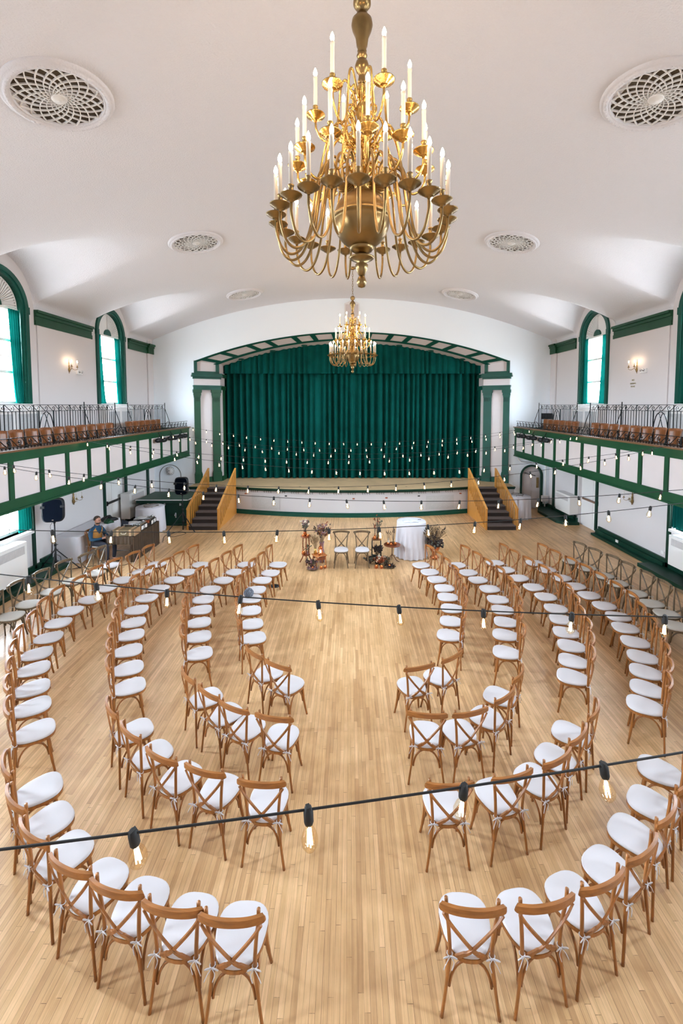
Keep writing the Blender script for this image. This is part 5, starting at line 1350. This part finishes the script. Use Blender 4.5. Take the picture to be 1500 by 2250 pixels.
# left plant stand
r = empty('plant_stand', (-1.31, 12.06, 0), R_(20), 'tall red-brown wooden plant stand left of the olive chairs', 'plant stand')
b = MB(); b.lathe([(0, .74), (.10, .735), (.145, .75), (.15, .77), (.14, .785), (0, .78)], 24); b.build('top_tray', M['terra'], r)
b = MB(); b.lathe([(0, .235), (.11, .235), (.12, .25), (.11, .262), (0, .26)], 20); b.build('shelf', M['terra'], r)
for k in range(3):
    a = 2 * PI * k / 3 + .3; c_, s_ = math.cos(a), math.sin(a)
    b = MB(); b.tube(catmull([(.09 * c_, .09 * s_, .74), (.10 * c_, .10 * s_, .5), (.09 * c_, .09 * s_, .26), (.12 * c_, .12 * s_, .14), (.20 * c_, .20 * s_, 0)], 6), [.014 + .004 * (i % 2) for i in range(25)], 8); b.build('leg', M['terra'], r)
arrangement('flower_vase', (-1.34, 12.08, .782), 'mauve and ivory dried flowers in a small copper vase, on the tall plant stand', .09, 26, .33, .13, ('driedp', 'cream2', 'driedg'), 21, ('bloom', 'bloom', 'leaf'), vase=([(0, 0), (.045, 0), (.055, .04), (.04, .09), (.05, .11), (0, .10)], 'copper'))
votive((-1.25, 11.97, .782), 'lit amber votive on the tall plant stand, right of its vase'); votive((-1.38, 11.97, .782), 'lit amber votive on the tall plant stand, front left edge')
votive((-1.38, 12.02, .262), 'larger amber votive on the lower shelf of the tall plant stand', s_=1.4)
arrangement('flower_vase', (-1.27, 12.03, .262), 'small sprig in a pink vase on the lower shelf of the plant stand', .06, 8, .22, .12, ('driedg',), 22, ('leaf',), density=2, vase=([(0, 0), (.025, 0), (.03, .03), (.015, .06), (.02, .08), (0, .07)], 'driedp'))
# big vase behind the stool
arrangement('flower_vase', (-.88, 12.16, 0), 'large dried arrangement in a tall dark purple floor vase behind the stool', .56, 60, .56, .27, ('driedd', 'rust', 'driedp', 'dried'), 23, ('leaf', 'leaf', 'bloom', 'grass'), vase=([(0, 0), (.07, 0), (.085, .1), (.075, .3), (.05, .42), (.055, .5), (.075, .58), (0, .55)], 'driedp'))
# stool
r = empty('wooden_stool', (-.93, 11.86, 0), R_(28), 'low orange-brown wooden stool holding a copper lantern', 'stool')
b = MB(); b.box((-.17, -.15, .30), (.17, .15, .325)); b.build('seat', M['pine'], r, bevel=.006)
for e in (-1, 1):
    for q in (-1, 1):
        b = MB(); b.tube([(e * .13, q * .11, .30), (e * .15, q * .13, 0)], [.022, .014], 8); b.build('leg', M['pine'], r)
    b = MB(); b.box((-.13, e * .12 - .01, .20), (.13, e * .12 + .01, .27)); b.build('rail', M['terra'], r)
arrangement('grass_vase', (-1.04, 11.88, .326), 'beige pampas grass in a yellow glass vase on the low stool', .13, 40, .38, .13, ('dried',), 24, ('grass',), vase=([(0, 0), (.04, 0), (.045, .05), (.022, .1), (.03, .16), (0, .15)], 'brass'))
r = empty('copper_lantern', (-.90, 11.90, .326), R_(15), 'arched copper lantern standing on the low stool', 'lantern')
b = MB(); b.lathe([(0, 0), (.065, 0), (.065, .02), (.055, .03), (0, .03)], 16); b.lathe([(.06, .15), (.05, .19), (.02, .22), (0, .23)], 16); b.build('base_and_cap', M['copper'], r)
b = MB()
for k in range(6): a = k * PI / 3; b.tube([(.055 * math.cos(a), .055 * math.sin(a), .02), (.055 * math.cos(a), .055 * math.sin(a), .16)], .005, 5)
b.tube([(.02 * math.cos(t_), 0, .25 + .025 * math.sin(t_)) for t_ in [2 * PI * i / 12 for i in range(12)]], .004, 5, closed=True); b.build('cage', M['copper'], r)
b = MB(); b.lathe([(0, .03), (.025, .03), (.025, .09), (.005, .1), (0, .125)], 10); b.build('candle', M['votive'], r)
votive((-.92, 11.76, .326), 'lit votive at the front corner of the low stool'); votive((-.86, 11.62, 0), 'lit votive on the floor right below the low stool', s_=1.2); votive((-.76, 11.68, 0), 'lit votive on the floor by the rear right stool leg', s_=1.2)
def wreath(loc, rr, label, seed, m='driedd'):
    rnd = random.Random(seed); r = empty('twig_wreath', loc, 0, label, 'wreath', 'twig wreaths on the floor')
    b = MB()
    for k in range(5):
        q = rnd.uniform(-.015, .015); b.tube([((rr + q + .012 * math.sin(5 * t_ + k)) * math.cos(t_), (rr + q) * .8 * math.sin(t_), .02 + .012 * math.sin(3 * t_ + k)) for t_ in [2 * PI * i / 24 for i in range(24)]], .006, 5, closed=True)
    b.build('twig_ring', M['suitbrown'], r)
    b = MB(); 
    for k in range(70): a = rnd.uniform(0, 2 * PI); leaf(b, Vector((rr * math.cos(a) * rnd.uniform(.2, 1.1), rr * math.sin(a) * .8, .03)), (rnd.uniform(-1, 1), rnd.uniform(-1, 1), rnd.uniform(.2, 1)), rnd.uniform(.05, .10), .03, rnd)
    tag(b.build('foliage', M[m], r, recalc=False), kind='stuff')
    votive((loc[0], loc[1], .01), 'lit votive inside the twig wreath at %s' % label.split(' at ')[-1])
wreath((-1.09, 11.58, 0), .14, 'twig wreath with pinkish leaves on the floor at the left flower display', 31, 'driedp')
arrangement('floor_foliage', (-1.12, 11.66, 0), 'low dark leafy spray on the floor behind the left twig wreath', .02, 22, .26, .16, ('driedp', 'driedd', 'driedg'), 32, ('leaf', 'leaf', 'leaf'), cat='foliage')
wreath((.98, 11.74, 0), .15, 'bare twig wreath with dark leaves on the floor at the right flower display', 33)
# right: tall black stand
r = empty('plant_stand', (.66, 12.30, 0), 0, 'square dark metal plant stand right of the olive chairs', 'plant stand')
b = MB(); b.box((-.13, -.11, .60), (.13, .11, .62)); b.build('top_tray', M['brownrail'], r)
for e in (-1, 1):
    for q in (-1, 1): b = MB(); b.tube([(e * .12, q * .10, .60), (e * .13, q * .11, 0)], .010, 6); b.build('leg', M['iron'], r)
b = MB(); b.box((-.12, -.10, .12), (.12, .10, .132)); b.build('shelf', M['iron'], r)
votive((.60, 12.22, .622), 'amber votive on the dark stand, left front corner', s_=1.3); votive((.74, 12.24, .622), 'amber votive on the dark stand, right front corner')
arrangement('bottle_vase', (.62, 12.33, .622), 'orange seed stem in a slim bottle on the dark stand', .12, 6, .34, .04, ('rust',), 35, ('cattail',), vase=([(0, 0), (.03, 0), (.03, .07), (.012, .10), (.012, .14), (0, .14)], 'copper'))
arrangement('bottle_vase', (.70, 12.36, .622), 'tall rust and dark blooms rising from the dark stand', .12, 22, .52, .17, ('rust', 'driedd', 'driedg'), 36, ('bloom', 'cattail', 'leaf'), density=2, vase=([(0, 0), (.035, 0), (.04, .08), (.02, .12), (.025, .15), (0, .14)], 'suitbrown'))
arrangement('black_vase', (.66, 12.06, 0), 'spiky near-black foliage in black vases before the dark stand', .22, 50, .28, .18, ('driedd', 'driedd'), 37, ('leaf', 'grass'), vase=([(0, 0), (.05, 0), (.06, .1), (.04, .18), (.05, .24), (0, .22)], 'black'))
arrangement('floor_foliage', (.72, 11.86, 0), 'rust coloured blooms heaped on the floor below the dark stand', .02, 34, .24, .17, ('rust', 'cream2', 'rust'), 38, ('bloom', 'bloom', 'leaf'), cat='foliage')
arrangement('floor_foliage', (.47, 11.98, 0), 'grey-green leafy spray on the floor by the right ceremony chair', .02, 24, .22, .16, ('driedg', 'driedd'), 39, ('leaf', 'leaf'), cat='foliage')
arrangement('floor_foliage', (.88, 11.92, 0), 'grey-brown spray on the floor under the little pedestal table', .02, 26, .20, .17, ('driedg', 'dried'), 40, ('leaf', 'leaf'), cat='foliage')
for x, y, k in ((.62, 11.68, 'left'), (.76, 11.66, 'right')): votive((x, y, 0), 'lit votive on the floor before the rust blooms, %s one' % k, s_=1.3)
r = empty('pedestal_table', (1.10, 12.26, 0), 0, 'small round tripod pedestal table with copper candle holders', 'table')
b = MB(); b.lathe([(0, .445), (.22, .445), (.235, .46), (.235, .475), (.22, .47), (0, .465)], 28); b.build('tabletop', M['terra'], r)
b = MB(); b.lathe([(.014, .15), (.02, .18), (.012, .22), (.012, .34), (.02, .38), (.02, .445)], 12); b.build('column', M['brownrail'], r)
for k in range(3):
    a = 2 * PI * k / 3 - .5; c_, s_ = math.cos(a), math.sin(a); b = MB(); b.tube(catmull([(0, 0, .18), (.06 * c_, .06 * s_, .14), (.12 * c_, .12 * s_, .05), (.22 * c_, .22 * s_, .01)], 4), .011, 6); b.build('leg', M['brownrail'], r)
votive((1.06, 12.14, .475), 'amber votive at the front of the pedestal table'); votive((1.18, 12.18, .475), 'amber votive at the right of the pedestal table', s_=1.2); votive((.98, 12.20, .475), 'amber votive at the left of the pedestal table')
arrangement('bottle_vase', (1.0, 12.32, .475), 'white bottle with two dark cattails, left rear of the pedestal table', .10, 6, .36, .10, ('driedd',), 41, ('cattail',), vase=([(0, 0), (.03, 0), (.035, .06), (.013, .11), (.014, .15), (0, .15)], 'cream2'))
arrangement('bottle_vase', (1.14, 12.34, .475), 'bottle with taller dark seed stems, right rear of the pedestal table', .10, 9, .40, .09, ('driedd',), 42, ('cattail',), vase=([(0, 0), (.03, 0), (.03, .05), (.012, .09), (.012, .13), (0, .13)], 'suitbrown'))
# urn
r = arrangement('flower_urn', (2.33, 12.42, 0), 'large urn of branching dried twigs and dark foliage right of the tall round table', .36, 110, .62, .38, ('dried', 'driedd', 'dried', 'dried'), 43, ('grass', 'leaf', 'grass', 'grass'), density=4,
                vase=([(0, .02), (.12, .02), (.13, .06), (.09, .10), (.06, .16), (.12, .26), (.15, .34), (.14, .38), (0, .37)], 'copper'))
b = MB(); rnd = random.Random(8)
for k in range(90):
    a = rnd.uniform(0, 2 * PI); rr_ = rnd.uniform(.05, .26); b.ball((rr_ * math.cos(a), rr_ * math.sin(a), .40 + rnd.uniform(-.03, .16)), rnd.uniform(.02, .04), 6)
tag(b.build('dark_blooms', M['driedd'], r, recalc=False), kind='stuff')
b = MB()
for k in range(14):
    a = rnd.uniform(0, 2 * PI); rr_ = rnd.uniform(.1, .24); b.ball((rr_ * math.cos(a), rr_ * math.sin(a) - .05, .42 + rnd.uniform(-.02, .12)), rnd.uniform(.02, .035), 6)
tag(b.build('grey_blooms', M['driedg'], r, recalc=False), kind='stuff')

# ================================================================ SEATED MAN
mx, my, mh = -7.18, 12.22, R_(-14 - 90)
CH['honey'].place((mx, my, 0), mh, 'honey cross-back chair under the seated man at the record deck table')
man = empty('person', (mx, my, 0), mh, 'man in blue shirt and mustard vest seated with folded hands by the decks', 'person')
def skin(name, m, V, Ed, parent, sub=2, root=0):
    me = bpy.data.meshes.new(name); me.from_pydata([v[:3] for v in V], Ed, []); me.materials.append(m)
    o = bpy.data.objects.new(name, me); COL.objects.link(o); o.parent = parent
    md = o.modifiers.new('k', 'SKIN'); md.use_smooth_shade = True
    lay = me.skin_vertices[0] if me.skin_vertices else None
    if lay is None:
        b_ = bmesh.new(); b_.from_mesh(me); b_.verts.layers.skin.verify(); b_.to_mesh(me); b_.free(); lay = me.skin_vertices[0]
    for i, v in enumerate(V):
        r_ = v[3]; lay.data[i].radius = (r_, v[4] if len(v) > 4 else r_); lay.data[i].use_root = (i == root)
    s_ = o.modifiers.new('s', 'SUBSURF'); s_.levels = sub; s_.render_levels = sub
    return o
V = [(0, -.04, .53, .11, .085)]; Ed = []
def chain(start, pts):
    i = start
    for p in pts: V.append(p); Ed.append((i, len(V) - 1)); i = len(V) - 1
    return i
ch_ = chain(0, [(0, -.06, .66, .10, .075), (0, -.055, .80, .105, .075), (0, -.045, .92, .10, .065)])
nk = chain(ch_, [(0, -.015, 1.02, .052), (.006, .010, 1.085, .058), (.012, .028, 1.145, .074, .082), (.012, .020, 1.205, .078, .090), (.010, .008, 1.255, .055, .062)])
for e in (-1, 1):
    a = chain(ch_, [(e * .15, -.045, .925, .045), (e * .235, -.01, .84, .040), (e * .25, .03, .70, .036), (e * .15, .17, .685, .034), (e * .055, .245, .70, .026), (e * .03, .285, .705, .030, .018)])
    for q in range(4):
        ox = (q - 1.5) * .016
        chain(a, [(e * .022 - e * .004, .315 - abs(ox) * .2, .705 + ox, .0085), (e * -.006, .340 - .004 * q, .700 + ox, .0078), (e * -.024, .338, .692 + ox, .007)])
    chain(a, [(e * .02, .285, .738, .0095), (e * .004, .305, .752, .008)])
    chain(0, [(e * .09, .04, .53, .085), (e * .12, .24, .535, .070), (e * .14, .42, .515, .056), (e * .135, .42, .30, .052), (e * .13, .40, .09, .036), (e * .135, .47, .045, .036, .028), (e * .14, .55, .030, .028, .020)])
skin('body', M['skin'], V, Ed, man)
TR = [(.50, -.045, .165, .120), (.58, -.055, .160, .118), (.68, -.062, .155, .112), (.78, -.062, .165, .118), (.86, -.056, .176, .120), (.91, -.050, .180, .114), (.945, -.045, .172, .102), (.972, -.040, .140, .088), (.995, -.032, .100, .074), (1.015, -.024, .070, .064), (1.04, -.016, .062, .060)]
def torso(k, off, cond=None, n=40):
    rows = []; T_ = TR[:k]
    if cond: n = 120; T_ = [tuple(p[i] + (q[i] - p[i]) * u / 8 for i in range(4)) for p, q in zip(T_[:-1], T_[1:]) for u in range(8)] + [T_[-1]]
    k = len(T_)
    for z, cy, rx, ry in T_:
        rows.append([((rx + off) * math.copysign(abs(math.cos(t_)) ** .85, math.cos(t_)), cy + (ry + off) * math.copysign(abs(math.sin(t_)) ** .9, math.sin(t_)), z) for t_ in [2 * PI * i / n for i in range(n + 1)]])
    b = MB(); vs = [p for r_ in rows for p in r_]; fs = []
    for j in range(k - 1):
        for i in range(n):
            t_ = 2 * PI * (i + .5) / n; z = (rows[j][0][2] + rows[j + 1][0][2]) / 2
            if cond and not cond(t_, z): continue
            fs.append((j * (n + 1) + i, j * (n + 1) + i + 1, (j + 1) * (n + 1) + i + 1, (j + 1) * (n + 1) + i))
    b.add(vs, fs, True); return b
b = torso(11, 0)
for e in (-1, 1):
    b.ball((e * .158, -.045, .918), .060, 12)
    b.tube(catmull([(e * .155, -.045, .920), (e * .205, -.030, .865), (e * .240, -.005, .78), (e * .252, .030, .70), (e * .225, .095, .688), (e * .160, .165, .686), (e * .090, .225, .695)], 3), [.058, .058, .057, .056, .055, .054, .052, .051, .050, .050, .049, .047, .045, .042, .039, .037, .035, .034, .033], 12)
b.tube([(.060 * math.cos(t_), -.014 + .060 * math.sin(t_), 1.035 - .012 * math.sin(t_)) for t_ in [2 * PI * i / 16 for i in range(16)]], .013, 6, closed=True)
b.build('shirt', M['shirt'], man, recalc=False)
def vest_ok(t_, z):
    f = abs(math.atan2(math.sin(t_ - PI / 2), math.cos(t_ - PI / 2)))      # angle from the chest centre
    if z > .80 and f < .10 + (z - .80) * 3.2: return False
    if z > .86 and abs(abs(math.cos(t_))) > 1.0 - (z - .84) * 2.2: return False
    return True
b = torso(9, .011, vest_ok); o = b.build('vest', M['vest'], man, recalc=False, solid=.008)
b = MB()
for z in (.60, .65, .70, .75): b.ball((.0, .066, z), .007, 6)
b.build('vest_buttons', M['brassd'], man)
b = MB(); b.tube(catmull([(-.022, .108, 1.125), (.012, .116, 1.122), (.046, .108, 1.125)], 3), .006, 5); b.build('mouth', M['driedp'], man)
V = [(0, -.04, .54, .145, .115)]; Ed = []
for e in (-1, 1): chain(0, [(e * .09, .04, .54, .095), (e * .12, .24, .54, .082), (e * .14, .425, .515, .066), (e * .136, .425, .30, .058), (e * .13, .40, .09, .050)])
skin('trousers', M['navy'], V, Ed, man)
for e in (-1, 1):
    V = [(e * .13, .37, .05, .042)]; Ed = []; chain(0, [(e * .132, .44, .045, .044, .036), (e * .137, .52, .032, .042, .028), (e * .14, .58, .026, .032, .022)]); skin('shoe', M['black'], V, Ed, man)
rows = []
for j in range(10):
    p = R_(-12 + 102 * j / 9); row = []
    for i in range(25):
        t_ = 2 * PI * i / 24; f = math.sin(t_)   # +1 = face side
        pp = max(p, R_(38) * max(0, f) ** .6) if f > 0 else p
        row.append((.010 + .089 * math.cos(t_) * math.cos(pp), .010 + (.100 * f) * math.cos(pp), 1.205 + .098 * math.sin(pp)))
    rows.append(row)
b = MB(); b.grid(rows); b.build('hair', M['hair'], man, recalc=False)
rows = []
for j in range(6):
    p = R_(-70 + 58 * j / 5); rows.append([(.012 + .074 * math.cos(t_) * math.cos(p * .8), .030 + .086 * math.sin(t_) * math.cos(p * .8), 1.135 + .070 * math.sin(p)) for t_ in [R_(5 + 170 * i / 16) for i in range(17)]])
b = MB(); b.grid(rows); b.build('beard', M['hair'], man, recalc=False)
b = MB(); b.tube([(.012, .108, 1.195), (.012, .128, 1.165), (.012, .112, 1.158)], [.008, .013, .009], 6)
for e in (-1, 1): b.ball((.012 + e * .082, .015, 1.17), .018, 8)
b.build('nose_and_ears', M['skin'], man)
b = MB()
for e in (-1, 1): b.ball((.012 + e * .032, .100, 1.19), .009, 8)
b.build('eyes', M['dark'], man)
